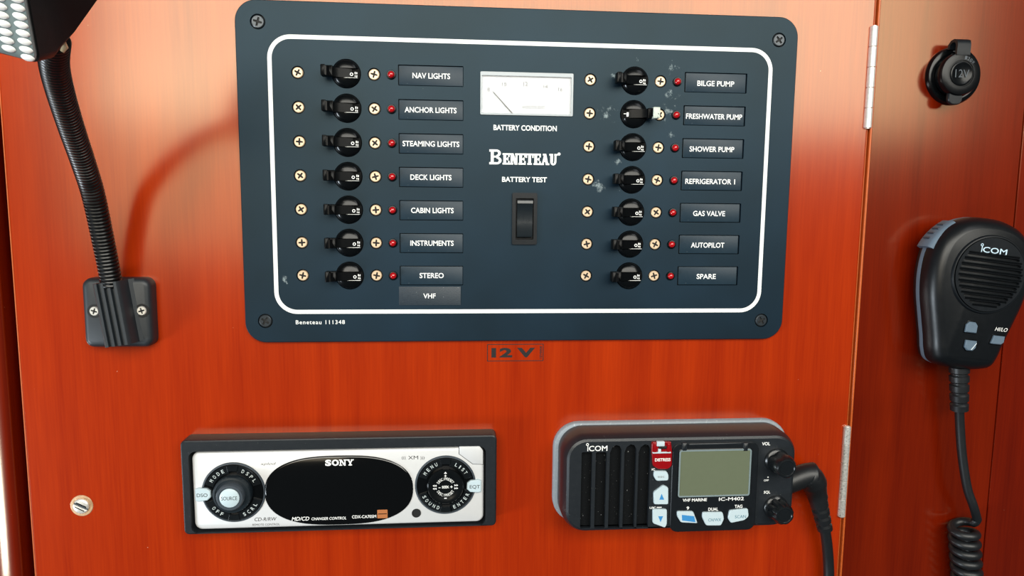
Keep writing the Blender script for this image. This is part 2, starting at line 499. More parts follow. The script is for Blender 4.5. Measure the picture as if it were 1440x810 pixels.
# ------------------------------------------------------------------ electrical panel
D0 = 3.0
PU0, PU1, PV0, PV1 = -121.2, 208.4, -83.7, 112.3
panel = thing('electrical_panel', 'large charcoal twelve volt breaker panel screwed to the red wooden door', 'switch panel', ((PU0 + PU1) / 2, PV0, 0))
pc = ((PU0 + PU1) / 2, PV0)
def PL(u, v, d=0): return (u - pc[0], v - pc[1], d)
rows = [72.9 - 19.43 * i for i in range(7)]
CA, CB, CC, CD, CE, CF = -87.2, -44.1, -34.3, 82.3, 124.7, 134.9
BL_, BR_ = -59.8, 109.0
LL = (-30.4, 7.3); LR = (139.4, 178.0)
corner = [(-108.6, 100.3), (196.6, 98.9), (194.6, -71.8), (-109.6, -70.8)]
holes = []
for i, v in enumerate(rows):
    for u in (CA, CB, CD, CE): holes.append(circle(3.75, 24, u, v))
    for u in (BL_, BR_): holes.append(circle(8.35, 36, u, v))
    for (a, c) in (LL, LR): holes.append(box_uv(a, v - 5.9, c, v + 5.9, 0.4, 2))
holes.append(box_uv(17.1, 51.3, 72.1, 76.1, 0.6, 2))
holes.append(box_uv(38.0, -22.5, 50.0, 4.0, 0.6, 2))
for u, v in corner: holes.append(circle(4.3, 24, u, v))
out = rr(PU1 - PU0, PV1 - PV0, 12, 10, (PU0 + PU1) / 2, (PV0 + PV1) / 2)
b = B()
b.shape([inset(out, 0.4)] + holes, 0.8, D0)
b.stack(out, [(0, 0.0), (0, D0 - 0.35), (0.4, D0)], cap1=False)
plate = b.build('faceplate', PANEL, panel, (-pc[0], -pc[1], 0), sharp=30)
b = B(); b.shape([rr(297.4, 160.4, 13.2, 12, 44.8, 13.6), rr(292.6, 155.6, 10.8, 12, 44.8, 13.6)], D0 - 0.1, D0 + 0.06)
b.build('border_line', WHT, plate)['label'] = 'thin white rounded border line'
b = B(); b.stack(inset(out, 2), [(0, 0.1), (0, 1.0)])
b.build('backing_plate', BLKM, panel, (-pc[0], -pc[1], 0))

# screws
scr = screw_mesh('screw', 3.05, BRASS); scr.parent = panel
scr.location = (0, 0, 0)
first = True
for v in rows:
    for u in (CA, CB, CD, CE):
        o = scr if first else copy_tree(scr, panel)
        first = False
        l = PL(u, v, D0 - 0.1)
        o.location = (l[0] / 1000, -l[2] / 1000, l[1] / 1000); o.rotation_euler = (0, random.uniform(0, PI / 2), 0)
cs = screw_mesh('corner_screw', 3.7, BLKSCR); cs.parent = panel; cs['label'] = 'black corner screw'
for i, (u, v) in enumerate(corner):
    o = cs if i == 0 else copy_tree(cs, panel)
    l = PL(u, v, D0)
    o.location = (l[0] / 1000, -l[2] / 1000, l[1] / 1000); o.rotation_euler = (0, random.uniform(0, PI / 2), 0)

# circuit breakers
def half_dome(b, R, v0, v1, d0, H, nrow=6, nu=14):
    loops = []
    for j in range(nrow + 1):
        v = v0 + (v1 - v0) * j / nrow
        hw = math.sqrt(max(0.04, R * R - v * v)); row = []
        for i in range(nu + 1):
            u = -hw + 2 * hw * i / nu
            q = max(0.0, 1 - (u * u + v * v) / (R * R))
            row.append((u, v, d0 + H * q ** 0.5))
        loops.append(row)
    n = nu + 1
    vs = [p for l in loops for p in l]; fs = []
    up = v1 > v0
    for j in range(nrow):
        for i in range(nu):
            f = (j * n + i, j * n + i + 1, (j + 1) * n + i + 1, (j + 1) * n + i)
            fs.append(f if up else tuple(reversed(f)))
    base = len(vs)
    vs += [(p[0], p[1], d0 - 1) for p in loops[0]]
    for i in range(nu):
        f = (base + i, base + i + 1, i + 1, i)
        fs.append(f if up else tuple(reversed(f)))
    b.add(vs, fs)
b = B()
b.lathe([(8.0, -2.2), (8.0, 0.6), (7.85, 1.0)], 36, cap1=False)
b.lathe([(7.85, 1.0), (7.8, 1.01)], 36, mi=1)
half_dome(b, 7.85, 2.7, 7.8, 0.9, 2.9)
half_dome(b, 7.85, -2.9, -7.8, 0.9, 2.9)
brk = b.build('circuit_breaker', [BLKG, mat('breaker_slot_black', srgb(7, 8, 9), 0.5, spec=0.06)])
tb = B()
tp = [(3.0, 1.1), (3.4, 1.6), (1.5, 2.5), (-3.5, 4.2), (-7.0, 6.2), (-8.2, 7.6), (-8.8, 9.6), (-9.6, 10.3), (-11.6, 10.4), (-12.5, 9.8), (-12.9, 8.6), (-12.7, 6.2), (-12.0, 5.0), (-9.0, 3.0), (-6.5, 1.1)]
tb.prism_v(list(reversed(tp)), -2.6, 2.4)
tb.box(-12.9, -2.9, 4.6, -10.2, 3.3, 10.6, 0.6, 0.6, cap0=True)
tb.box(-10.4, -2.8, 3.6, -6.6, 3.2, 8.2, 0.5, 0.3, cap0=True)
tog = tb.build('toggle', mat('toggle_black', srgb(8, 10, 12), 0.3, spec=0.14), brk); kid(brk, tog)
mb = B()
mb.shape([circle(0.95, 16, 4.4 - 1.2, -0.6), circle(0.55, 16, 4.4 - 1.2, -0.6)], 2.05, 2.15)
for (a, c, h) in ((5.1, 0.3, 1.3), (6.0, 0.2, 1.1), (5.1, -1.4, 0.8), (6.0, -1.5, 1.0)):
    mb.shape([box_uv(a - .25, c - h / 2, a + .3, c + h / 2, .05, 1)], 1.05, 1.15)
mb.shape([box_uv(-1.2, -2.75, 6.6, -2.55, .05, 1)], 1.3, 3.0, mi=0)
mk = mb.build('marking', WHT, brk); kid(brk, mk)
b = B(); b.shape([box_uv(-4.6, -1.6, -2.4, 0.9, .1, 1), box_uv(-6.4, -0.2, -4.8, 0.2, .05, 1)], 1.05, 1.15)
mk_on = b.build('marking', WHT)
WORN = mat('scuffed_white_paint', srgb(190, 200, 190), 0.5, var=0.35, scale=600, dust=1.0, dust_col=(0.02, 0.02, 0.02, 1), dust_thr=0.62, dust_scale=300)
brk.parent = panel
first = True
for i, v in enumerate(rows):
    for u in (BL_, BR_):
        l = PL(u, v, D0)
        if u == BR_ and i == 1:
            o = brk.copy(); COL.objects.link(o); o.parent = panel; o['label'] = 'breaker switched on, toggle thrown right with a scuffed white tip'
            t = tog.copy(); COL.objects.link(t); t.parent = o; t.rotation_euler = (0, PI, 0)
            mk_on.parent = o
            b = B(); b.box(9.0, -3.3, 5.6, 13.1, 3.1, 10.9, 0.4, 0.5)
            b.build('painted_tip', WORN, o)['label'] = 'scuffed white painted tip'
        elif first: o = brk; first = False
        else: o = copy_tree(brk, panel)
        o.location = (l[0] / 1000, -l[2] / 1000, l[1] / 1000)

# indicator lights
b = B()
b.lathe([(2.7, -1), (2.7, 0.6), (2.4, 1.1), (2.05, 1.15), (1.95, 0.7)], 28, cap1=False)
led = b.build('indicator_light', BLKG, panel)
b = B(); b.lathe([(1.95, 0), (1.95, 1.2), (1.75, 1.9), (1.3, 2.4), (0.7, 2.7), (0.1, 2.8)], 24)
kid(led, b.build('red_lens', RED, led)); KIDS[led.name][0]['label'] = 'small red lens'
first = True
for v in rows:
    for u in (CC, CF):
        o = led if first else copy_tree(led, panel); first = False
        l = PL(u, v, D0)
        o.location = (l[0] / 1000, -l[2] / 1000, l[1] / 1000)

# name strips
names = [('NAV LIGHTS', 580, 633), ('ANCHOR LIGHTS', 569, 642), ('STEAMING LIGHTS', 566, 646), ('DECK LIGHTS', 577, 635), ('CABIN LIGHTS', 578, 638), ('INSTRUMENTS', 577, 638), ('STEREO', 590, 624)]
names2 = [('BILGE PUMP', 981, 1033), ('FRESHWATER PUMP', 965, 1044), ('SHOWER PUMP', 970, 1033), ('REFRIGERATOR 1', 964, 1034), ('GAS VALVE', 975, 1020), ('AUTOPILOT', 972, 1019), ('SPARE', 980, 1007)]
strip_me = None
for nl, (a, c) in ((names, LL), (names2, LR)):
    for i, (s, x0, x1) in enumerate(nl):
        cu_, cv_ = (a + c) / 2, rows[i]
        if strip_me is None:
            b = B(); b.box(-18.5, -5.6, -2, 18.7, 5.5, -0.45, 0.25, 0.3)
            st = b.build('name_strip', PLATE, panel, PL(cu_, cv_, D0)); strip_me = st.data
        else: st = place('name_strip', strip_me, panel, PL(cu_, cv_, D0))
        u, v, w = pxw(x0, x1, ((107, 158, 205, 253, 299, 344, 388) if nl is names else (116, 165, 209, 257, 300, 344, 387))[i], D0)
        text(s, st, u - cu_, 0.0 if nl is names else -0.4, w, 3.1, -0.45, bold=0.016)
# extra strip stuck under STEREO
u0, v0 = W(561, 403, 3); u1, v1 = W(648, 429, 3)
b = B(); b.box(u0 - (u0 + u1) / 2, (v1 - v0) / 2, 0, (u1 - u0) / 2, (v0 - v1) / 2, 0.35, 0.1, 0.2)
st = b.build('label_tape', mat('embossed_tape', srgb(34, 46, 56), 0.5, var=0.25, scale=1200, bump=0.5, dust=0.4, dust_thr=0.7), panel, PL((u0 + u1) / 2, (v0 + v1) / 2, D0))
st['label'] = 'rough dark tape reading VHF'
text('VHF', st, W(604, 416, 3)[0] - (u0 + u1) / 2, 0, 7.4, 2.9, 0.35, bold=0.016)

# panel lettering
ptext('BATTERY CONDITION', plate, 694, 783, 180, 3.1, D0, bold=0.025)
ptext('BATTERY TEST', plate, 706, 769, 252.5, 3.0, D0, bold=0.025)
ptext('Beneteau 111348', plate, 416, 485, 453, 2.4, D0, bold=0.008, space=1.15)

lift = [0]
def slab(ch, w, h, x, y, b, d):
    """heavy slab-serif capital made of flat pieces"""
    s = 0.20 * h * 1.25; t = 0.15 * h; e = 0.13 * h
    def R(a, c, a2, c2): Q([(a, c), (a2, c), (a2, c2), (a, c2)])
    def Q(pts):                       # every piece a hair higher than the last, so that no two faces coincide
        lift[0] = (lift[0] + 1) % 24
        b.shape([[(x + p[0], y + p[1]) for p in pts]], d - 0.03, d + 0.06 + 0.008 * lift[0])
    if ch == 'E':
        R(0, 0, w, t); R(0, h - t, w, h); R(.12 * w, 0, .12 * w + s, h); R(.12 * w, h / 2 - t / 2, .75 * w, h / 2 + t / 2)
        R(w - e, 0, w, h * .33); R(w - e, h * .67, w, h); R(.68 * w, h * .36, .68 * w + e * .8, h * .64)
    if ch == 'N':
        R(0, 0, .42 * w, t); R(0, h - t, .36 * w, h); R(.62 * w, h - t, w, h)
        R(.13 * w, 0, .13 * w + s * .7, h); R(.87 * w - s * .7, 0, .87 * w, h)
        Q([(.10 * w, h), (.10 * w + s * 1.1, h), (.9 * w, 0), (.9 * w - s * 1.1, 0)])
    if ch == 'T':
        R(0, h - t, w, h); R(0, h * .62, e, h); R(w - e, h * .62, w, h); R(w / 2 - s / 2, 0, w / 2 + s / 2, h); R(.22 * w, 0, .78 * w, t)
    if ch == 'A':
        R(0, 0, .38 * w, t); R(.58 * w, 0, w, t); R(.3 * w, h * .28, .7 * w, h * .28 + t)
        Q([(.12 * w, 0), (.12 * w + s * .6, 0), (.5 * w + s * .3, h), (.5 * w - s * .3, h)]); Q([(.9 * w, 0), (.9 * w - s, 0), (.5 * w - s * .5, h), (.5 * w + s * .4, h)]); R(.25 * w, h - t, .6 * w, h)
    if ch == 'U':
        R(0, h - t, .45 * w, h); R(.6 * w, h - t, w, h); R(.12 * w, .3 * h, .12 * w + s, h); R(.86 * w - s * .7, .3 * h, .86 * w, h)
        cx, rx = .49 * w, .37 * w
        o = [(cx + rx * math.cos(a), .32 * h + .34 * h * math.sin(a)) for a in [PI + PI * i / 10 for i in range(11)]]
        i_ = [(cx + .02 * w + (rx - s * .85) * math.cos(a), .32 * h + (.34 * h - t) * math.sin(a)) for a in [2 * PI - PI * i / 10 for i in range(11)]]
        Q(o + i_)
    if ch == 'B':
        R(0, 0, .6 * w, t); R(0, h - t, .6 * w, h); R(.12 * w, 0, .12 * w + s * .8, h); R(.3 * w, h * .46, .62 * w, h * .46 + t * .8)
        for (c0, rh, rw) in ((.75 * h, .25 * h, .36 * w), (.265 * h, .265 * h, .42 * w)):
            o = [(.56 * w + rw * math.cos(a), c0 + rh * math.sin(a)) for a in [-PI / 2 + PI * i / 12 for i in range(13)]]
            i_ = [(.56 * w + (rw - s * .75) * math.cos(a), c0 + (rh - t * .9) * math.sin(a)) for a in [PI / 2 - PI * i / 12 for i in range(13)]]
            Q(o + i_)
b = B()
ub, vb = W(688, 231, D0); ue, _ = W(788, 231, D0)
mmx = (ue - ub) / 100.0
slab('B', 17.5 * mmx, 8.7, ub, vb, b, D0)
x = 18.5
for ch, w in (('E', 10.5), ('N', 13.5), ('E', 11), ('T', 12), ('E', 11), ('A', 13), ('U', 12.5)):
    slab(ch, (w - 0.7) * mmx, 6.6, ub + x * mmx, vb, b, D0); x += w - 0.9
b.shape([circle(0.9, 12, ub + (x + 2.2) * mmx, vb + 6.6)], D0 - .03, D0 + .06)
b.build('lettering', WHT, plate)

# voltmeter
mc = (44.6, 63.7)
vm = B(); 
vm.stack(box_uv(-27.2, -12.1, 27.2, 12.1, .5, 2), [(0, -1.2), (0, -0.9)])
vmo = vm.build('voltmeter', DIAL, panel, PL(mc[0], mc[1], D0 + 0.3))
vmo['label'] = 'white battery voltmeter under a clear window'
b = B()
b.shape([box_uv(-27.4, -12.3, 27.4, 12.3, .6, 2), box_uv(-26.5, -11.3, 26.3, 10.2, .6, 2)], -1.1, 0.6)
b.build('rim', mat('clear_rim', srgb(140, 150, 156), 0.2, var=0.05, coat=0.5), vmo)
b = B(); b.stack(box_uv(-26.5, -11.3, 26.3, 10.2, .2, 2), [(0, 0.30)])
b.build('window', GLASS, vmo)
b = B()
o = [(722, 161), (693.5, 129)]
pa = W(722, 161.5, 2); pb = W(693.5, 129.5, 2)
a = Vector((pa[0] - mc[0], pa[1] - mc[1])); c = Vector((pb[0] - mc[0], pb[1] - mc[1])); n_ = (c - a).normalized(); q = Vector((-n_.y, n_.x))
b.shape([[tuple(a - q * .3), tuple(c - q * .18), tuple(c + q * .18), tuple(a + q * .3)]], -0.6, -0.5)
b.build('needle', INK, vmo)
b = B()
for s_, x_, y_ in (('8', 687, 126), ('10', 709, 119), ('12', 739, 118), ('14', 767, 122), ('16', 788, 126)):
    p = W(x_, y_, 2); text_into(b, s_, p[0] - mc[0], p[1] - mc[1], 0, 2.2, -0.9, bold=-0.01)
for k in range(33):
    a_ = math.radians(152 - 124 * k / 32); ln = 1.6 if k % 8 == 0 else 0.9
    cx, cy = -4 + 4, -17.0
    for_pts = []
    r_ = 21.0
    p0 = Vector((cx + 1.15 * r_ * math.cos(a_), cy + r_ * math.sin(a_))); p1 = Vector((cx + 1.15 * (r_ + ln) * math.cos(a_), cy + (r_ + ln) * math.sin(a_)))
    if p0.y < -11 or abs(p0.x) > 25: continue
    t_ = (p1 - p0).normalized(); q = Vector((-t_.y, t_.x)) * .06
    b.shape([[tuple(p0 - q), tuple(p1 - q), tuple(p1 + q), tuple(p0 + q)]], -0.9, -0.86)
p = W(750, 151, 2); text_into(b, 'VOLTS DC', p[0] - mc[0], p[1] - mc[1], 14, 1.5, -0.9, bold=-0.01)
b.build('scale_print', mat('faint_grey_print', srgb(60, 58, 58), 0.6), vmo)

# rocker switch
sc_ = (44.0, -9.3)
b = B()
b.shape([rr(15.0, 30.8, 0.8, 3), box_uv(-5.4, -12.4, 5.4, 12.2, .5, 2)], -0.5, 1.5)
b.shape([rr(10.8, 24.6, .5, 2)], -2.0, -1.5)
rs = b.build('rocker_switch', BLK, panel, PL(sc_[0], sc_[1], D0))
b = B()
pr = [(-11.0, -1.2), (-10.8, 2.4), (-9.4, 2.9), (-2, 2.4), (4, 2.4), (8.4, 3.4), (9.2, 4.2), (10.8, 3.9), (11.4, 2.8), (11.4, -1.2)]
b.prism_u(pr, -4.6, 4.6)
b.build('rocker', mat('rocker_gloss', srgb(26, 32, 36), 0.25), rs)

# ------------------------------------------------------------------ 12 V sticker
s0 = W(685, 484); s1 = W(764, 507.5)
sw, sh = s1[0] - s0[0], s0[1] - s1[1]
stk = thing('sticker', 'small clear sticker reading 12 V in black below the charcoal panel', 'sticker', ((s0[0] + s1[0]) / 2, s1[1], 0))
b = B(); b.shape([box_uv(-sw / 2, 0, sw / 2, sh, .2, 1), box_uv(-sw / 2 + .4, .4, sw / 2 - .4, sh - .4, .1, 1)], 0.02, 0.12)
b.build('border_line', INK, stk)
b = B()
text_into(b, '12 V', -1.3, sh / 2, 27, 6.0, 0.06, bold=0.045)
text_into(b, '12V0008', sw / 2 - 1.7, sh / 2, 7.6, 1.3, 0.06, ang=PI / 2)
b.build('lettering', INK, stk)

# ------------------------------------------------------------------ car stereo
cst = (-65.2, -198.2)
stereo = thing('car_stereo', 'silver and black car stereo with oval black display, below the breaker panel', 'stereo', (cst[0], cst[1], 0))
def SL(px, py, d): u, v = W(px, py, d); return (u - cst[0], v - cst[1])
so = (-93.2, 0, 93.0, 58.0)
b = B()
fp = [SL(270.5, 637.5, 8), SL(275.5, 743, 8), SL(679.5, 732.5, 8), SL(680.5, 624, 8)]
fu0 = (fp[0][0] + fp[1][0]) / 2; fu1 = (fp[2][0] + fp[3][0]) / 2
fv0 = (fp[1][1] + fp[2][1]) / 2; fv1 = (fp[0][1] + fp[3][1]) / 2
oo = box_uv(*so, 3.0, 5)
ho = box_uv(fu0 - 1.2, fv0 - 1.4, fu1 + 1.2, fv1 + 1.2, 4.5, 6)
b.shape([inset(oo, 0.9), ho], 3.0, 12.0)
b.stack(oo, [(0, 0), (0, 10.9), (0.25, 11.6), (0.9, 12.0)], cap1=False)
b.stack(inset(oo, 1), [(0, 2.5), (0, 3.2)])
b.build('bezel', [DUSTY], stereo)
face = B()
fo = box_uv(fu0, fv0, fu1, fv1, 4.5, 6)
face.stack(fo, [(0, 3.3), (0, 8.6), (0.5, 9.5), (1.4, 10.0)])
fc = face.build('front_panel', SILV, stereo)
FD = 10.0
dcx, dcy = SL(477.5, 689.5, FD + 0.5)
dw = SL(581, 689, FD + .5)[0] - SL(374.5, 689, FD + .5)[0]; dh = SL(478, 642, FD + .5)[1] - SL(478, 736.5, FD + .5)[1]
ov = []
for i in range(72):
    t = 2 * PI * i / 72
    c, s = math.cos(t), math.sin(t)
    ov.append((dcx + dw / 2 * math.copysign(abs(c) ** 0.72, c), dcy + dh / 2 * math.copysign(abs(s) ** 0.86, s)))
b = B(); b.stack(ov, [(-0.5, FD - .6), (-0.5, FD + .5), (0, FD + .9), (.5, FD + 1.1)])
dsp = b.build('display_window', mat('display_black', srgb(6, 7, 8), 0.08, coat=0.3), stereo)
# SONY in wide slab letters
b = B()
u, v, w = pxw(457, 497, 650.5, FD + 1.1)
lu = u - cst[0] - w / 2; lv = v - cst[1] - 1.9
hh = 3.8; lw = w / 4
text_into(b, 'S', lu + lw * .45, lv + hh / 2, lw * .86, hh, FD + 1.1, bold=.05)
b.shape([[(lu + lw * 1.45 + lw * .5 * math.cos(a), lv + hh / 2 + hh / 2 * math.sin(a)) for a in [2 * PI * i / 20 for i in range(20)]],
         [(lu + lw * 1.45 + lw * .24 * math.cos(a), lv + hh / 2 + hh * .3 * math.sin(a)) for a in [2 * PI * i / 20 for i in range(20)]]], FD + 1.1, FD + 1.17)
slab('N', lw * 1.05, hh, lu + lw * 1.98, lv, b, FD + 1.13)
yx = lu + lw * 3.05
for P_ in ([(0, hh), (.42 * lw, hh), (.42 * lw, hh * .84), (0, hh * .84)], [(.58 * lw, hh), (lw, hh), (lw, hh * .84), (.58 * lw, hh * .84)],
           [(.08 * lw, hh), (.32 * lw, hh), (.6 * lw, hh * .4), (.4 * lw, hh * .4)], [(.9 * lw, hh), (.7 * lw, hh), (.44 * lw, hh * .4), (.6 * lw, hh * .4)],
           [(.38 * lw, 0), (.62 * lw, 0), (.62 * lw, hh * .5), (.38 * lw, hh * .5)], [(.25 * lw, 0), (.75 * lw, 0), (.75 * lw, hh * .16), (.25 * lw, hh * .16)]):
    lift[0] = (lift[0] + 1) % 24; b.shape([[(yx + p[0], lv + p[1]) for p in P_]], FD + 1.1, FD + 1.17 + 0.008 * lift[0])
O3 = (cst[0], cst[1], 0)
def st_txt(par, m, s, x0, x1, y, h, d, **k):
    u, v, w = pxw(x0, x1, y, d); text(s, par, u - cst[0], v - cst[1], w, h, d, m, **k)
b.build('lettering', WHT, dsp)
st_txt(dsp, WHT, 'MD/CD', 410, 435, 729.5, 2.4, FD + 1.1, shear=0.25, bold=.01)
st_txt(dsp, WHT, 'CHANGER CONTROL', 438, 487, 729, 1.7, FD + 1.1, shear=0.2, bold=.01)
st_txt(dsp, WHT, 'CDX-CA705M', 495, 529, 726.5, 1.9, FD + 1.1, bold=.01)
b = B(); a = SL(530.5, 717, FD + 1.1); c = SL(545, 728.5, FD + 1.1)
b.shape([box_uv(a[0], c[1], c[0], a[1], .2, 1), box_uv(a[0] + .4, (a[1] + c[1]) / 2 - .2, c[0] - .4, (a[1] + c[1]) / 2 + .3, .1, 1)], FD + 1.1, FD + 1.16)
text_into(b, 'disc', (a[0] + c[0]) / 2, a[1] - 1.3, 4.6, 1.3, FD + 1.14)
b.build('disc_mark', ORANGE, dsp)
DGP = mat('dark_grey_print', srgb(26, 24, 26), 0.6)
st_txt(fc, DGP, 'CD-R/RW', 358, 389, 730, 2.2, FD, shear=0.2, bold=0)
st_txt(fc, DGP, 'REMOTE CONTROL', 355, 393.5, 737.5, 1.2, FD, bold=-.005)
st_txt(fc, DGP, 'XM', 574, 588, 643.5, 2.2, FD, bold=0)
st_txt(fc, DGP, '(((', 565, 571, 643.5, 1.7, FD, bold=0)
st_txt(fc, DGP, ')))', 591, 597, 643.5, 1.7, FD, bold=0)
st_txt(fc, DGP, 'xplod', 366, 388, 652, 1.5, FD, shear=0.3, bold=-.005)
# release key at the top right, small jack
b = B()
rk = [SL(646, 626, FD), SL(646, 638, FD), SL(665, 652, FD), SL(679, 652.5, FD), SL(679, 633, FD), SL(673, 625, FD)]
b.stack(inset(rk, -0.35), [(0, FD - .5), (0, FD + .12)], mi=1)
b.stack(rk, [(0, FD - .5), (0, FD + .4), (.3, FD + .6)])
b.build('release_button', [SILV, INK], stereo)
b = B(); p = SL(585.5, 721.5, FD)
b.lathe([(2.8, FD - .5), (2.8, FD + .25), (2.4, FD + .3), (2.2, FD + .06)], 24, p[0], p[1])
b.build('jack_cover', BLKM, stereo)
# curved groove beside the right dial
rcx, rcy = SL(626.5, 682.5, FD + 1)
lcx, lcy = SL(328.3, 693, FD + 1)
def dial(cx, cy, segs, right):
    b = B()
    b.lathe([(18.6, FD - .6), (18.6, FD + .3), (18.2, FD + .8), (17.6, FD + 0.9), (17.4, FD + .2)], 64, cx, cy, mi=1, cap1=False)
    b.lathe([(17.7, FD - .6), (17.7, FD + .35)], 64, cx, cy)
    ring = b.build('control_ring', [BLKG, GREY], stereo)
    for s, a, fl, st_ in segs:
        b = B(); ring_sector(b, 12.0, 17.0, a - 31, a + 31, FD + .3, FD + 1.5, cx, cy)
        k = b.build('ring_button', mat('ring_button_black', srgb(14, 18, 21), 0.25) if 'ring_button_black' not in bpy.data.materials else bpy.data.materials['ring_button_black'], stereo)
        b = B(); arc_text(b, s, cx, cy, 14.6, a, 2.2, FD + 1.5, st_, 1.45, fl)
        b.build('lettering', bpy.data.materials.get('soft_white_print') or mat('soft_white_print', srgb(190, 200, 200), .6), k)
    for a in (90, 270):
        b = B(); ring_sector(b, 13.4, 17.2, a - 12, a + 12, FD + .3, FD + 1.9, cx, cy)
        b.build('ring_stop', bpy.data.materials['ring_button_black'], stereo)
    return ring
dial(lcx, lcy, [('MODE', 130, False, 11.5), ('DSPL', 48, False, 11.5), ('SCRL', -48, True, 11.5), ('OFF', -130, True, 11.5)], False)
dial(rcx, rcy, [('MENU', 130, False, 11.5), ('LIST', 48, False, 10), ('ENTER', -46, True, 11), ('SOUND', -130, True, 11)], True)
b = B()
b.lathe([(11.2, FD + .3), (11.2, FD + 4), (10.7, FD + 5), (9.6, FD + 5.2), (9.4, FD + 4.8)], 56, lcx, lcy)
kn = b.build('volume_knob', mat('knob_satin_black', srgb(28, 36, 42), 0.3), stereo)
b = B(); b.lathe([(8.0, FD + 4.6), (8.0, FD + 8.0), (7.4, FD + 8.9), (6.4, FD + 9.0), (6.0, FD + 8.4)], 48, lcx, lcy)
b.build('inner_ring', GREY, kn)
b = B(); b.lathe([(5.7, FD + 8.0), (5.7, FD + 8.9), (5.3, FD + 9.2)], 40, lcx, lcy)
sb = b.build('source_button', PALE, stereo); sb['label'] = 'pale round source button'
b = B(); text_into(b, 'SOURCE', lcx, lcy, 9.0, 2.2, FD + 9.2, bold=.0); b.build('lettering', INK, sb)
b = B()
b.lathe([(11.0, FD + .3), (11.0, FD + 3.2), (10.4, FD + 3.9), (8.5, FD + 4.0), (7.8, FD + 3.6)], 56, rcx, rcy, cap1=True)
jp = b.build('seek_pad', mat('pad_black', srgb(10, 13, 15), 0.2), stereo)
b = B(); e = FD + 3.6
arc_text(b, 'DISC/PRESET', rcx, rcy, 5.2, 90, 1.7, e, 11.5, 0.92, bold=0)
arc_text(b, 'DISC/PRESET', rcx, rcy, 5.2, -90, 1.7, e, 11.5, 0.92, True, bold=0)
text_into(b, 'SEEK', rcx, rcy, 4.4, 1.6, e, bold=.02)
text_into(b, '-', rcx - 3.6, rcy, 1.2, 2.2, e); text_into(b, '+', rcx + 3.6, rcy, 1.5, 2.2, e, bold=.02)
for s in (-1, 1):
    for k in (0, 1):
        for j in (0, 1):
            x = rcx + s * (5.4 + 1.2 * k); y = rcy + .95 - 1.9 * j
            b.shape([[(x, y - .65), (x + s * 1.1, y), (x, y + .65)]], e, e + .07)
b.shape([[(rcx - .9, rcy + 8.6), (rcx + .9, rcy + 8.6), (rcx, rcy + 9.8)]], FD + 4.0, FD + 4.07)
text_into(b, '+', rcx, rcy + 7.0, 1.4, 2.0, e, bold=.02)
b.shape([box_uv(rcx - .8, rcy - 7.4, rcx + .8, rcy - 6.8, .1, 1)], e, e + .07)
b.build('lettering', WHT, jp)
for nm, s, px, py, fl in (('sound_field_button', 'DSO', 285, 696, 1), ('equaliser_button', 'EQT', 667, 684, -1)):
    u, v = SL(px, py, FD + 2)
    b = B(); o = [(u + fl * p[0], v + p[1]) for p in ((-4.3, -3.6), (-4.3, 3.4), (-2.5, 4.0), (2.2, 3.6), (4.4, 2.0), (4.6, -1.6), (2.4, -3.6), (-2.5, -4.1))]
    if fl < 0: o.reverse()
    b.stack(o, [(0, FD - .4), (0, FD + 1.7), (.5, FD + 2.1)])
    k = b.build(nm, PALE, stereo); k['label'] = 'pale key reading ' + s
    b = B(); text_into(b, s, u - fl * 0.3, v - .2, 6.2, 2.1, FD + 2.1, bold=0); b.build('lettering', INK, k)

# ------------------------------------------------------------------ VHF radio
rv = (140.5, -199.5)
radio = thing('marine_radio', 'black rectangular marine radio with grey green screen at the lower right of the door', 'radio', (rv[0], rv[1], 0))
def RL(px, py, d): u, v = W(px, py, d); return (u - rv[0], v - rv[1])
b = B(); b.stack(box_uv(-76.5, -1.5, 75.0, 63.6, 16, 8), [(0, 0), (0, 3.2), (.5, 4.0), (1.5, 4.3)])
b.build('gasket', GASK, radio)['label'] = 'grey gasket against the wood'
FR = 25.0
bo = box_uv(-73.6, 0.4, 72.2, 62.0, 14.5, 9)
slots = []
def slot(x0, x1, yt, yb, d, point=False):
    a = RL(x0, yt, d); c = RL(x1, yb, d)
    if point:
        w = c[0] - a[0]; m_ = (a[0] + c[0]) / 2
        return [(a[0], c[1]), (c[0], c[1]), (c[0], a[1] - 3), (m_ + w * .32, a[1] - .6), (m_ + .1, a[1]), (m_ - w * .32, a[1] - 1.6), (a[0], a[1] - 5)]
    return box_uv(a[0], c[1], c[0], a[1], 0.8, 2)
for (x0, x1, yt, pt) in ((818, 830.5, 636, False), (838, 850.5, 636, False), (858, 871, 626, True), (878.5, 891.5, 625, True), (898.5, 911, 625, True)):
    slots.append(slot(x0, x1, yt, 742.5, FR, pt))
b = B()
b.stack(bo, [(0, 4), (-0.2, 6), (0, 18), (0.8, 21.5), (2.2, 24.2), (3.6, 25.0)], cap1=False)
b.shape([inset(bo, 3.6)] + slots, 22.5, 25.0)
body = b.build('body', DUSTY, radio, sharp=32)
b = B(); b.stack(inset(bo, 4), [(0, 20), (0, 21.2)])
b.build('speaker_grille', mat('speaker_cloth', srgb(9, 12, 15), 0.8, spec=0.15, var=0.5, scale=1800, bump=0.8, dust=0.5, dust_thr=0.68), radio)
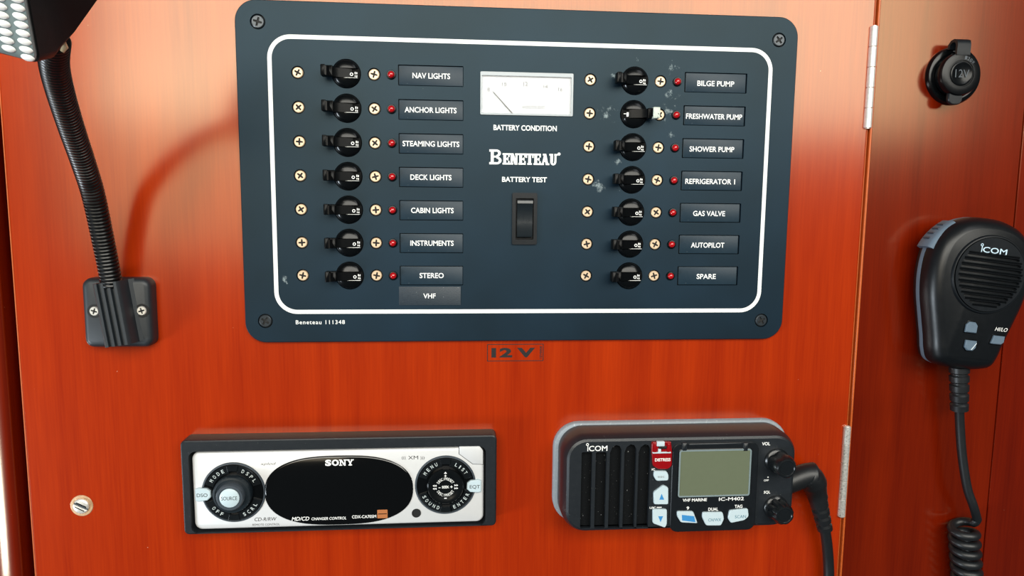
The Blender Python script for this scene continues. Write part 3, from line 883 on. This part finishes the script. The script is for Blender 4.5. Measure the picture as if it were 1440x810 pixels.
# icom mark
def icom(b, u0, v0, w, h, d):
    b.shape([circle(h * .27, 16, u0 + h * .26, v0 + h * 1.28), circle(h * .15, 16, u0 + h * .26, v0 + h * 1.28)], d, d + .07)
    b.shape([[(u0 + h * .27, v0), (u0 + h * .42, v0), (u0 + h * .42, v0 + h * 1.02), (u0 + h * .27, v0 + h * 1.02)]], d, d + .07)
    text_into(b, 'COM', u0 + h * .55 + (w - h * .55) / 2, v0 + h / 2, w - h * .55, h, d, bold=.01)
b = B(); p = RL(824, 634.5, FR); q = RL(854, 634.5, FR); icom(b, p[0], p[1], q[0] - p[0], 3.2, FR); b.build('lettering', WHT, body)
def rt(b, s, x0, x1, y, h, d, **k):
    u, v, w = pxw(x0, x1, y, d)
    if isinstance(b, B): text_into(b, s, u - rv[0], v - rv[1], w, h, d, **k)
    else: text(s, b, u - rv[0], v - rv[1], w, h, d, **k)
rt(body, 'VOL', 1071.5, 1083, 624, 2.0, FR, bold=.02); rt(body, 'OFF', 1074, 1081, 675.5, 1.2, FR, bold=.02); rt(body, 'SQL', 1074, 1083, 692, 1.7, FR, bold=.02)
rt(body, 'IC', 916.5, 921, 660, 1.3, FR, bold=.02); rt(body, 'U/IC', 913.5, 922, 714, 1.3, FR, bold=.02)
b = B(); p = RL(927, 713.5, FR); b.shape([box_uv(p[0] - 1.5, p[1] - .2, p[0] + 1.5, p[1] + .3, .05, 1)], FR, FR + .07); b.build('dash_mark', WHT, body)
b = B(); p = RL(1080, 671, FR); b.shape([circle(.45, 10, p[0], p[1])], FR, FR + .07)
b.build('dot_mark', WHT, body)
# display surround, raised
sA = RL(946, 624, FR + 1); sB = RL(1061, 747, FR + 1)
b = B()
so2 = box_uv(sA[0], sB[1] + 1, sB[0], sA[1], 5, 6)
b.stack(so2, [(0, FR - 1), (0, FR + .8), (.5, FR + 1.2)])
sur = b.build('display_surround', BLK, radio)
w0 = RL(956.5, 634, FR + 2); w1 = RL(1053.5, 696.5, FR + 2)
ci = box_uv(w0[0], w1[1], w1[0], w0[1], 1.2, 3)
b = B()
b.stack(inset(ci, -.8), [(0, FR + 1), (.1, FR + 1.4), (.4, FR + 1.6)], mi=1)
b.shape([inset(ci, -.3), inset(ci, .6)], FR + 1.5, FR + 1.9)
b.build('screen_frame', [mat('screen_rim', srgb(120, 135, 138), 0.2, coat=.5), BLKG], radio)
b = B(); b.stack(inset(ci, .5), [(0, FR + 1), (0, FR + 1.65)])
scn = b.build('screen', LCD, radio); scn['label'] = 'blank grey green screen'
rt(sur, 'VHF MARINE', 960, 994, 703, 1.9, FR + 1.25, bold=.02); rt(sur, 'IC-M402', 1011, 1046, 701.5, 2.1, FR + 1.25, bold=.012)
rt(sur, '9', 965.5, 969, 714.5, 2.0, FR + 1.25, bold=.02); rt(sur, 'DUAL', 996, 1010, 716, 2.0, FR + 1.25, bold=.02); rt(sur, 'TAG', 1033, 1044, 712, 2.0, FR + 1.25, bold=.02)
def z4(x, y): return (900 + x / 5.065, 600 + y / 5.065)
def key(name, pts, d, lab=None, m=None, sub=3):
    P_ = [RL(*z4(*p), d + 1.6) for p in pts]
    ar = sum(P_[i][0] * P_[(i + 1) % len(P_)][1] - P_[(i + 1) % len(P_)][0] * P_[i][1] for i in range(len(P_)))
    if ar < 0: P_.reverse()
    o = P_
    # round the corners
    q_ = []
    n = len(o)
    for i in range(n):
        p, c, x_ = Vector(o[i - 1]), Vector(o[i]), Vector(o[(i + 1) % n])
        r = min(1.1, (p - c).length * .4, (x_ - c).length * .4)
        A = c + (p - c).normalized() * r; Cc = c + (x_ - c).normalized() * r
        for k in range(4):
            t = k / 3; q_.append(tuple((1 - t) ** 2 * A + 2 * t * (1 - t) * c + t * t * Cc))
    b = B(); b.stack(q_, [(0, d - .5), (0, d + 1.2), (.35, d + 1.6)])
    k_ = b.build(name, m or PALE, radio)
    if lab: k_['label'] = lab
    return k_
k1 = key('escape_key', [(102, 318), (190, 318), (205, 345), (203, 385), (118, 388), (98, 355)], FR, 'pale oval key')
b = B(); rt(b, 'esc', 925, 934.5, 670, 1.5, FR + 1.6, bold=0); b.build('lettering', GREYP, k1)
k2 = key('up_key', [(100, 555), (98, 470), (168, 418), (203, 435), (203, 555)], FR, 'pale key with a blue arrow up')
k3 = key('down_key', [(92, 590), (193, 590), (193, 695), (180, 722), (92, 690)], FR, 'pale key with a blue arrow down')
for k_, y0, y1 in ((k2, 520, 478), (k3, 638, 680)):
    P_ = [RL(*z4(138, y0), FR + 1.6), RL(*z4(172, y0), FR + 1.6), RL(*z4(154, y1), FR + 1.6)] if k_ is k2 else [RL(*z4(130, y0), FR + 1.6), RL(*z4(164, y0), FR + 1.6), RL(*z4(146, y1), FR + 1.6)]
    b = B(); b.shape([P_], FR + 1.6, FR + 1.68); b.build('arrow', BLUE, k_)
k4 = key('channel_nine_key', [(266, 605), (380, 605), (412, 690), (292, 684), (266, 640)], FR + 1, 'pale key with a blue patch')
P_ = [RL(*z4(*p), FR + 2.6) for p in ((300, 668), (395, 680), (385, 638), (298, 628))]
b = B(); b.shape([P_], FR + 2.6, FR + 2.68); b.build('blue_patch', BLUE, k4)
k5 = key('dual_watch_key', [(447, 612), (590, 610), (600, 660), (578, 706), (472, 706), (445, 650)], FR + 1)
b = B(); rt(b, 'CH/WX', 996, 1014, 731, 1.9, FR + 2.6, bold=0); b.build('lettering', mat('teal_print', srgb(70, 120, 140), .6), k5)
k6 = key('scan_key', [(640, 598), (770, 584), (776, 640), (745, 668), (648, 688), (628, 655)], FR + 1)
b = B(); rt(b, 'SCAN', 1033.5, 1049, 726.5, 1.9, FR + 2.6, bold=0); b.build('lettering', bpy.data.materials['teal_print'], k6)
# distress button under its lift-up cover
dk = key('distress_button', [(86, 110), (222, 108), (230, 180), (228, 280), (200, 304), (130, 304), (92, 280), (84, 180)], FR, 'red distress button under a flip cover', REDP)
b = B()
rt(b, 'DISTRESS', 921, 943, 646.5, 1.9, FR + 1.7, bold=.02)
b.build('lettering', WHT, dk)
b = B()
def bx(x0, y0, x1, y1, d0, d1, mi=0):
    p = RL(*z4(x0, y0), d1); q = RL(*z4(x1, y1), d1); b.box(min(p[0], q[0]), min(p[1], q[1]), d0, max(p[0], q[0]), max(p[1], q[1]), d1, .2, .3, mi=mi)
bx(92, 112, 222, 122, FR + 1, FR + 2.3); bx(98, 120, 118, 190, FR + 1, FR + 2.4); bx(196, 122, 212, 190, FR + 1, FR + 2.4)
bx(90, 184, 222, 190, FR + 1, FR + 2.6, 1); bx(122, 108, 176, 140, FR + 1, FR + 2.9, 1); bx(136, 140, 190, 160, FR + 1.2, FR + 2.4, 2); bx(132, 160, 150, 192, FR + 1, FR + 2.8, 1)
b.build('flip_cover', [REDP, PALE, INK], dk)
# hinge lugs above the screen
b = B()
for x in (963, 1049):
    p = RL(x, 629, FR + 2); b.box(p[0] - 1.6, p[1] - 2.6, FR - .3, p[0] + 1.6, p[1] + 2.6, FR + 2, .6, .5)
p = RL(969, 627, FR + 1.5); q = RL(1043, 622.5, FR + 1.5); b.box(p[0], p[1], FR - .5, q[0], q[1], FR + 1.4, .3, .3)
b.build('hinge_lug', DUSTY, radio)
# knobs
def knob(name, px, py, flutes, r0, r1, H, lab):
    p = RL(px, py, FR + 1)
    n = 64; loops = []
    def lp(r, d, f):
        return [(p[0] + (r - f * (0.5 + 0.5 * math.cos(flutes * 2 * PI * i / n)) ** 3) * math.cos(2 * PI * i / n), p[1] + (r - f * (0.5 + 0.5 * math.cos(flutes * 2 * PI * i / n)) ** 3) * math.sin(2 * PI * i / n), d) for i in range(n)]
    loops = [lp(r0 + .6, FR - 1, 0), lp(r0 + .6, FR + 1.2, 0), lp(r0 + .1, FR + 1.8, 0), lp(r0 - .4, FR + 2.2, 1.3), lp(r1 + 1, FR + H * .7, 1.1), lp(r1 + .3, FR + H - 1.0, .6), lp(r1 - .5, FR + H, .1), lp(r1 - 1.4, FR + H + .1, 0), lp(r1 - 1.8, FR + H - .3, 0)]
    b = B(); b.loft(loops, False, True)
    k = b.build(name, mat(name + '_black', srgb(16, 20, 23), 0.28, dust=.3, dust_thr=.72), radio); k['label'] = lab
knob('volume_knob', 1093, 648, 3, 7.0, 6.1, 14, 'black upper knob by VOL')
knob('squelch_knob', 1091.5, 714, 8, 7.0, 5.9, 12.5, 'black fluted lower knob by SQL')

# ------------------------------------------------------------------ cable with right-angled plug
def P3(px, py, d): u, v = W(px, py, d); return (u, v, d)
cb = thing('plug_cable', 'black cable with ribbed right-angle plug entering the marine radio from the right', 'cable', (P3(1150, 700, 12)[0], P3(1150, 700, 12)[1], 0))
co = (P3(1150, 700, 12)[0], P3(1150, 700, 12)[1], 0)
def rel(p): return (p[0] - co[0], p[1] - co[1], p[2])
pth = smooth_open([rel(P3(*q)) for q in ((1085, 686, 12), (1110, 677, 13), (1134, 668, 14), (1147, 668, 14.5))], 5)
b = B(); b.tube(pth, [7.3] * (len(pth) - 4) + [7.5, 7.9, 7.6, 6.6], 24)
plug = b.build('plug_body', RUB, cb)
b = B(); pth = smooth_open([rel(P3(*q)) for q in ((1133, 668, 14.2), (1140, 672, 14), (1145, 682, 13), (1150, 700, 12))], 5)
b.tube(pth, [6.2] + [7.9] + [8.1] * (len(pth) - 8) + [7.8, 7.2, 6.8, 6.4, 6.2, 6.2], 24)
b.build('elbow', RUB, cb)
pts = smooth_open([rel(P3(*q)) for q in ((1149, 697, 12), (1155, 722, 11), (1161, 748, 10))], 14)
b = B(); b.tube(pts, [5.9 - 1.3 * i / len(pts) - (1.5 if (i % 6) in (3, 4) and i > 5 else 0) for i in range(len(pts))], 24)
b.build('strain_relief', RUB, cb)
for k in range(4):      # webs between the ribs
    i = 8 + 5 * k
b = B(); pts = smooth_open([rel(P3(*q)) for q in ((1160, 744, 10), (1163, 765, 9), (1165, 790, 8), (1165.5, 815, 8), (1164, 850, 8), (1160, 900, 8))], 6)
b.tube(pts, 3.3, 20)
b.build('cord', RUB, cb)

# ------------------------------------------------------------------ hand microphone
MU, MV = 321.0, -53.0
mic = thing('hand_microphone', 'black hand microphone with round slatted speaker hanging at the right edge', 'microphone', (MU, MV, 0), math.radians(6.5))
half = [(0, 47), (11, 46), (21, 42), (28.5, 34.5), (32.6, 24), (33.5, 11), (31.8, -3), (28.0, -17), (24.5, -29), (22.2, -38), (18.5, -44.5), (10, -47), (0, -47.5)]
mo = half[:-1] + [(-p[0], p[1]) for p in reversed(half[1:])]
mo = list(reversed(smooth_closed(mo, 4)))
b = B()
b.stack(mo, [(9, 5.0), (3.5, 6.0), (1.2, 8.5), (0.6, 12.0)], cap0=True, cap1=True)
b.build('back_shell', BLK, mic)
b = B(); b.stack(mo, [(1.0, 12.0), (0.2, 12.3), (0.0, 14.0), (0.3, 15.6)], cap1=False)
b.build('side_band', SLATE, mic)['label'] = 'slate grey band round the side'
b = B()
b.stack(mo, [(1.0, 15.6), (0.0, 16.4), (0.2, 20), (1.3, 23.5), (3.0, 25.8), (4.8, 27.3), (6.4, 28.1), (7.0, 28.3)], cap0=True, cap1=True)
fs_ = b.build('front_shell', mat('mic_black', srgb(13, 16, 19), 0.33, spec=.35, bump=0.12), mic)
# round speaker insert with real slots
gc = (1.2, 13.0)
b = B()
sl = []
for k in range(9):
    v = 10.5 - 3.45 * k
    hw = math.sqrt(max(1, 20.0 ** 2 - v * v))
    sl.append(box_uv(gc[0] - hw, gc[1] + v - .85, gc[0] + hw, gc[1] + v + .85, .8, 3))
b.shape([circle(22.3, 56, *gc)] + sl, 28.2, 30.0)
b.lathe([(24.2, 26.5), (24.0, 28.6), (23.4, 29.5), (22.8, 29.6), (22.6, 28.9), (22.3, 28.9), (22.3, 30.0)], 56, gc[0], gc[1], cap1=False)
gr = b.build('speaker_grille', BLK, mic)
b = B()
for k in range(10):
    v = 10.5 - 3.45 * (k - .5); hw = math.sqrt(max(1, 20.4 ** 2 - v * v))
    b.prism_u([(gc[1] + v - .75, 29.8), (gc[1] + v - .3, 30.5), (gc[1] + v + .3, 30.5), (gc[1] + v + .75, 29.8)], gc[0] - hw, gc[0] + hw) if -20 < v < 13 else None
b.build('slat_ridge', BLKG, gr)['kind'] = 'stuff'
b = B(); icom(b, gc[0] - 9.8, gc[1] + 13.0, 17.5, 3.3, 30.0)
b.build('lettering', mat('pale_blue_print', srgb(190, 215, 232), .6), gr)
def mkey(name, pts, lab=None):
    b = B(); b.stack(pts, [(-.5, 27.9), (-.4, 28.5), (0, 28.6)], mi=1); b.stack(inset(pts, .2), [(0, 28), (0, 29.4), (.5, 30.0)])
    k = b.build(name, [SLATE, BLKG], mic)
    if lab: k['label'] = lab
    return k
def ML(px, py, d):
    u, v = W(px, py, d); u -= MU; v -= MV; a = math.radians(6.5)
    return (u * math.cos(a) - v * math.sin(a), u * math.sin(a) + v * math.cos(a))
def mc_(x, y): return (1280 + x / 6.23, 410 + y / 6.23)
def mbox(x0, y0, x1, y1, r):
    p = ML(*mc_((x0 + x1) / 2, (y0 + y1) / 2), 29.5)
    w = (x1 - x0) / 6.23 / 2.48; h = (y1 - y0) / 6.23 / 2.48
    return p, w, h
p, w, h = mbox(480, 260, 600, 368, 0)
mkey('up_key', [(p[0] - w / 2, p[1] - h / 2), (p[0] + w / 2, p[1] - h / 2), (p[0] + w / 2, p[1] + h * .2), (p[0] + w * .25, p[1] + h / 2), (p[0] - w * .25, p[1] + h / 2), (p[0] - w / 2, p[1] + h * .2)])
p, w, h = mbox(470, 422, 587, 525, 0)
k = mkey('down_key', [(p[0] - w / 2, p[1] - h * .2), (p[0] - w * .25, p[1] - h / 2), (p[0] + w * .25, p[1] - h / 2), (p[0] + w / 2, p[1] - h * .2), (p[0] + w / 2, p[1] + h / 2), (p[0] - w / 2, p[1] + h / 2)])
b = B(); b.shape([[(p[0] + .2, p[1] - h * .36), (p[0] + .9, p[1] - h * .36), (p[0] + w * .42, p[1] + h * .2), (p[0] + w * .42, p[1] + h * .32)]], 30, 30.1); b.build('scuff', mat('pale_scuff', srgb(200, 210, 215), .5), k)
p, w, h = mbox(700, 382, 835, 470, 0)
mkey('power_key', [(p[0] - w / 2, p[1] - h * .45), (p[0] - w * .35, p[1] - h / 2), (p[0] + w * .3, p[1] - h / 2), (p[0] + w / 2, p[1] - h * .2), (p[0] + w / 2, p[1] + h / 2), (p[0] - w * .35, p[1] + h / 2)])
p = ML(*mc_(800, 333), 28.6)
b = B(); text_into(b, 'HI/LO', p[0], p[1], 8.2, 2.3, 28.35, shear=.3, bold=0); b.build('lettering', WHT, fs_)
# push-to-talk key on the upper left flank
def ring_pt(a, r, d): return (math.cos(a) * r, math.sin(a) * r, d)
b = B(); n = 14; loops = []
cen = (0.0, 13.0)
for (dr, dd0, dd1) in ((-1.5, 8.0, 21.5), (1.6, 8.0, 21.5), (2.8, 9.0, 20.5), (3.4, 10.2, 19.0)):
    lp = []
    for i in range(n + 1):
        a = math.radians(125 + 35 * i / n); lp.append((cen[0] + (33.5 + dr) * math.cos(a), cen[1] + (33.0 + dr) * math.sin(a), dd1))
    for i in range(n + 1):
        a = math.radians(160 - 35 * i / n); lp.append((cen[0] + (33.5 + dr) * math.cos(a), cen[1] + (33.0 + dr) * math.sin(a), dd0))
    loops.append(lp)
b.loft(loops, True, True)
ptt = b.build('push_to_talk_key', SLATE, mic); ptt['label'] = 'slate grey push-to-talk key on the flank'
b = B()
for k in range(4):
    a = math.radians(133 + 6 * k)
    c0 = (cen[0] + 37.0 * math.cos(a), cen[1] + 36.5 * math.sin(a))
    t = (-math.sin(a) * .45, math.cos(a) * .45)
    b.loft([[(c0[0] - t[0], c0[1] - t[1], 11.5), (c0[0] + t[0], c0[1] + t[1], 11.5), (c0[0] + t[0], c0[1] + t[1], 17.5), (c0[0] - t[0], c0[1] - t[1], 17.5)],
            [(c0[0] - t[0] + math.cos(a) * .5, c0[1] - t[1] + math.sin(a) * .5, 11.5), (c0[0] + t[0] + math.cos(a) * .5, c0[1] + t[1] + math.sin(a) * .5, 11.5), (c0[0] + t[0] + math.cos(a) * .5, c0[1] + t[1] + math.sin(a) * .5, 17.5), (c0[0] - t[0] + math.cos(a) * .5, c0[1] - t[1] + math.sin(a) * .5, 17.5)]])
b.build('grip_rib', mat('slate_dark', srgb(50, 62, 74), .5), ptt)
# hanging bracket on the panel behind
b = B(); b.box(-17, -16, 0, 17, 24, 2.5, .5, 3); b.box(-6, 2, 2.4, 6, 18, 5.6, .4, 3)
b.build('hanging_bracket', STEEL, mic)
# strain relief and coiled lead (mic-local frame)
def M3(px, py, d): q = ML(px, py, d); return (q[0], q[1], d)
pts = smooth_open([M3(1349, 516, 15), M3(1349, 545, 15), M3(1349, 576, 14)], 16)
b = B(); b.tube(pts, [5.4 - 0.7 * i / len(pts) + (0.5 if (i % 7) < 5 else -.5) for i in range(len(pts))], 24)
b.build('strain_relief', RUB, mic)
cable_pts = [M3(1349, 572, 14), M3(1350, 600, 13), M3(1353, 640, 13), M3(1360, 685, 14), M3(1369, 712, 15), M3(1374, 730, 13)]
st = smooth_open(cable_pts, 8)
# coil: axis runs down the wall
ax0 = Vector(M3(1355, 738, 11)); ax1 = Vector(M3(1366, 905, 11))
axd = (ax1 - ax0).normalized(); R_ = 6.9
e1 = Vector((1, 0, 0)); e1 = (e1 - axd * e1.dot(axd)).normalized(); e2 = axd.cross(e1)
if e2.z < 0: e2 = -e2
turns = 11; pitch = 6.75; co_ = []
for i in range(turns * 22 + 1):
    a = 2 * PI * i / 22
    co_.append(ax0 + axd * (pitch * i / 22) + (e1 * math.cos(a) - e2 * math.sin(a)) * R_)
j_ = smooth_open([st[-4], st[-1], co_[0], co_[2]], 4)
path = st[:-3] + j_[4:-4] + co_[1:]
b = B(); b.tube(path, 2.75, 14)
b.build('coiled_lead', RUB, mic)

# ------------------------------------------------------------------ 12 volt socket
sk = W(1341.5, 106.5, 2)
soc = thing('power_socket', 'round black twelve volt socket with rubber cap at the upper right', 'socket', (sk[0], sk[1], 0))
def KL(px, py, d): u, v = W(px, py, d); return (u - sk[0], v - sk[1])
b = B(); b.lathe([(17.6, 0), (17.6, 1.2), (16.8, 2.8), (14.6, 3.6), (13.8, 3.4), (13.2, 2.6)], 56)
b.build('flange', BLKG, soc)
cpc = KL(1352.5, 103.5, 12)
b = B(); b.lathe([(11.2, 2.5), (11.4, 7.8), (12.8, 8.2), (12.9, 10.4), (12.3, 11.6), (10.9, 12.0), (8.0, 12.0), (7.7, 11.5), (7.3, 11.5), (7.0, 12.1), (6.4, 12.3), (5.8, 11.9)], 56, *cpc)
cap = b.build('rubber_cap', mat('cap_rubber', srgb(10, 12, 14), .25, spec=.25), soc)
b = B(); text_into(b, '12V', cpc[0], cpc[1], 8.8, 4.6, 11.9, bold=0.0, th=.0)
fv = [(p[0], p[1], p[2] + .5) for p in b.v]; ff = list(b.f); b2 = B(); b2.add(fv, ff)
b2.build('lettering', GREY, cap)
b = B(); arc_text(b, '120W', cpc[0], cpc[1], 9.6, 62, 2.0, 12.0, 11, 1.4); b.build('lettering', GREY, cap)
# strap over the top and pull tab below
b = B()
sx = KL(1356, 55, 10)[0]
prf = [(15.0, 3.4), (17.8, 3.8), (19.8, 6.0), (20.3, 9.0), (19.3, 11.6), (17.0, 12.4), (11.0 + cpc[1], 12.2), (11.0 + cpc[1], 10.6), (16.6, 10.8), (18.2, 9.8), (18.6, 8.2), (18.2, 6.6), (16.8, 5.4), (15.0, 5.0)]
b.prism_u([(p[0], p[1]) for p in prf], cpc[0] - 4.3, cpc[0] + 4.3)
b.build('hinge_strap', BLK, soc, sharp=50)
tb0 = (cpc[0] - 1.5, cpc[1] - 14.5)
b = B(); b.stack(box_uv(tb0[0] - 4.6, tb0[1] - 3.6, tb0[0] + 4.6, tb0[1] + 5.5, 3.6, 6), [(0, 8.3), (0, 9.8), (.5, 10.4)], cap0=True)
b.build('pull_tab', BLK, soc)

# ------------------------------------------------------------------ hinges
for (x0, y0, x1, y1, lab) in ((1222.0, 36, 1217.0, 180, 'bright steel hinge barrel beside the top of the breaker panel'), (1190.5, 600, 1183.0, 727, 'worn steel hinge barrel in the seam right of the marine radio')):
    a = W(x0, y0, 1.5); c = W(x1, y1, 1.5)
    u = 257.4; L_ = a[1] - c[1]
    hg = thing('hinge', lab, 'hinge', (u, c[1], 0), group='hinges of the locker door')
    n = 5
    for k in range(n):
        b = B(); z0 = L_ * k / n + .15; z1 = L_ * (k + 1) / n - .15
        b.tube([(0, z0, .6), (0, z0 + .2, .6), (0, z1 - .2, .6), (0, z1, .6)], [2.2, 2.4, 2.4, 2.2], 20)
        b.prism_v([(-1.0, -.5), (2.6, -.5), (2.6, -.1), (-1.0, .2)], z0, z1)
        b.build('knuckle', HINGE if y0 > 300 else STEEL, hg)
    b = B(); b.tube([(0, -.3, .6), (0, L_ + .3, .6)], 1.5, 16); b.build('pin', STEEL, hg)

# ------------------------------------------------------------------ slotted fastener
lt = W(115, 711, 0)
lat = thing('slotted_fastener', 'round silver slotted screw fastener low on the left of the door', 'screw', (lt[0], lt[1], 0), math.radians(28))
b = B(); b.lathe([(6.6, 0.0), (6.3, 0.35), (5.3, 0.4), (4.9, 0.1)], 40, cap1=True)
b.build('rim', mat('brass_rim', srgb(214, 178, 140), .35, metal=.4, var=.3), lat)
b = B()
for s in (-1, 1):
    o = [(4.6 * math.cos(t), s * 4.6 * math.sin(t)) for t in [math.asin(.62 / 4.6) + (PI - 2 * math.asin(.62 / 4.6)) * i / 16 for i in range(17)]]
    if s < 0: o.reverse()
    b.stack(o, [(0, 0.2), (0, 1.3), (.5, 1.8), (1.1, 2.0)])
b.stack(circle(4.4, 30), [(0, .1), (0, .8)], mi=1)
b.build('head', [STEEL, GREY], lat)

# ------------------------------------------------------------------ reading lamp
lb = (-191.5, -65.0)
lamp = thing('reading_lamp', 'black gooseneck reading lamp screwed to the left of the door', 'lamp', (lb[0], lb[1], 0))
b = B()
bo_ = box_uv(-18.6, -20.2, 19.4, 20.2, 5, 6)
b.stack(bo_, [(0, 0), (0, 5.0), (.5, 7.2), (1.6, 8.4), (3.0, 8.8)], cap1=True)
base = b.build('mounting_base', mat('lamp_base_black', srgb(32, 38, 43), .45, bump=.15, dust=.35, dust_thr=.73), lamp)
# raised ribbed clamp, leaning a little
def RT(p, a=math.radians(-7.5)): return (p[0] * math.cos(a) + p[1] * math.sin(a), -p[0] * math.sin(a) + p[1] * math.cos(a), p[2])
cl = (2.2, 0.0)
b = B()
prof_ = [(11.0, 8.2), (8.4, 10.0), (7.0, 16.0), (6.0, 17.8)]
for k in range(4):
    c = 4.6 - 3.5 * k
    prof_ += [(c + .75, 18.4), (c - .75, 18.4)]
    if k < 3: prof_ += [(c - 1.1, 16.4), (c - 2.4, 16.4)]
prof_ += [(-7.4, 17.6), (-8.0, 15.0), (-9.2, 8.2)]
b.prism_v([(p[0] + cl[0], p[1]) for p in prof_], -17.6, 18.6, T=RT)
b.build('ribbed_clamp', bpy.data.materials['lamp_base_black'], lamp, sharp=25)
ls = screw_mesh('screw', 2.7, STEEL, .5); ls.parent = lamp
for i, (px, py) in enumerate(((133, 437.5), (199.5, 437))):
    u, v = W(px, py, 8.8)
    o = ls if i == 0 else copy_tree(ls, lamp)
    o.location = ((u - lb[0]) / 1000, -.0091, (v - lb[1]) / 1000); o.rotation_euler = (0, .3 + i, 0)
    b = B(); b.lathe([(4.0, 8.6), (4.0, 8.95), (3.4, 8.98), (2.9, 8.85)], 28, u - lb[0], v - lb[1], cap1=True)
    b.build('screw_seat', BLKM, lamp)
def L3(px, py, d): u, v = W(px, py, d); return (u - lb[0], v - lb[1], d)
npts = smooth_open([L3(156.5, 402, 13), L3(154.5, 385, 14.5), L3(145.5, 340, 20), L3(131.5, 275, 32), L3(117, 228, 49), L3(100.5, 180, 70), L3(85, 130, 93), L3(76, 90, 112), L3(77, 55, 128)], 10)
# resample evenly
ln = [0.0]
for i in range(1, len(npts)): ln.append(ln[-1] + (npts[i] - npts[i - 1]).length)
def at_len(s):
    for i in range(1, len(ln)):
        if ln[i] >= s:
            t = (s - ln[i - 1]) / (ln[i] - ln[i - 1]); return npts[i - 1].lerp(npts[i], t)
    return npts[-1]
NR = int(ln[-1] / 2.15); pth = []; rad = []
for k in range(NR):
    for (f, r) in ((0.0, 4.95), (0.22, 5.6), (0.55, 5.75), (0.85, 5.45)):
        pth.append(at_len((k + f) * 2.15)); rad.append(r)
b = B(); b.tube(pth, rad, 24)
b.build('gooseneck', mat('gooseneck_black', srgb(8, 9, 10), .34), lamp, sharp=25)
# head: lens face turned towards the camera, housing tapering back to the neck
def quad(c):
    c = [Vector(x) for x in c]        # BL, BR, TR, TL
    return lambda s, t: (c[0] * (1 - s) + c[1] * s) * (1 - t) + (c[3] * (1 - s) + c[2] * s) * t
faceq = [L3(-120, 40, 168), L3(58, 90, 152), L3(18, -130, 186)]
faceq.append(tuple(faceq[0][i] + faceq[2][i] - faceq[1][i] for i in range(3)))
midq = [L3(-100, 50, 156), L3(80, 84, 142), L3(60, -130, 172), L3(-150, -150, 186)]
mid2 = [L3(-40, 50, 144), L3(94, 60, 133), L3(190, -75, 152), L3(-60, -140, 165)]
backq = [L3(30, 45, 134), L3(86, 46, 127), L3(150, -60, 140), L3(20, -90, 150)]
def qloop(c, k=0.0, r=0.07):
    f = quad(c); return [tuple(f(*p)) for p in rr(1 - 2 * k, 1 - 2 * k, r, 5, .5, .5)]
b = B(); b.loft([qloop(backq, .06, .3), qloop(backq, 0, .2), qloop(mid2, 0, .12), qloop(midq), qloop(faceq)], True, True)
b.build('lamp_housing', mat('housing_black', srgb(8, 9, 10), .5), lamp)
ff_ = quad(faceq)
nrm = (Vector(faceq[1]) - Vector(faceq[0])).cross(Vector(faceq[3]) - Vector(faceq[0])).normalized()
b = B()
l0 = qloop(faceq, .02, .06); 
b.loft([[tuple(Vector(p) - nrm * .5) for p in l0], [tuple(Vector(p) + nrm * 1.6) for p in l0], [tuple(Vector(p) + nrm * 2.2) for p in qloop(faceq, .035, .05)]], True, True)
b.build('lens_plate', LENSBODY, lamp)['label'] = 'silver lens plate with white cells'
e_r = (Vector(faceq[1]) - Vector(faceq[0])); e_u = (Vector(faceq[3]) - Vector(faceq[0]))
ex = e_r.normalized(); ey = nrm.cross(ex)
lens_me = None
Wd, Hd = e_r.length, e_u.length
ey0 = e_u.normalized()
for i in range(int(Wd / 5.3)):
    for j in range(int(Hd / 3.15)):
        pos = Vector(faceq[1]) - ex * (3.4 + 5.3 * i) + ey0 * (2.6 + 3.15 * (j + (0.5 if i % 2 else 0))) + nrm * 2.1
        if 3.15 * (j + 1.4) > Hd: continue
        if lens_me is None:
            b = B()
            for r_, h_ in ((0, 0),): pass
            prof2 = [(1.0, 0.0), (.92, .35), (.7, .6), (.35, .75), (.05, .8)]
            loops = [[tuple((ex * math.cos(a) * r * 2.15 + ey * math.sin(a) * r * 1.38 + nrm * hh_)) for a in [2 * PI * k / 20 for k in range(20)]] for r, hh_ in prof2]
            b.loft(loops, False, True)
            o = b.build('lens_cell', LENS, lamp, tuple(pos)); lens_me = o.data
        else: o = place('lens_cell', lens_me, lamp, tuple(pos))
# small pale hinge pin where the housing meets the neck
b = B(); p = L3(90.5, 66, 128); b.tube([(p[0] - 1.0, p[1] - 1.8, p[2]), (p[0] + .3, p[1], p[2]), (p[0], p[1] + 1.8, p[2])], [.8, 1.2, .7], 12)
b.build('pivot_pin', mat('cream_plastic', srgb(240, 214, 170), .4), lamp)
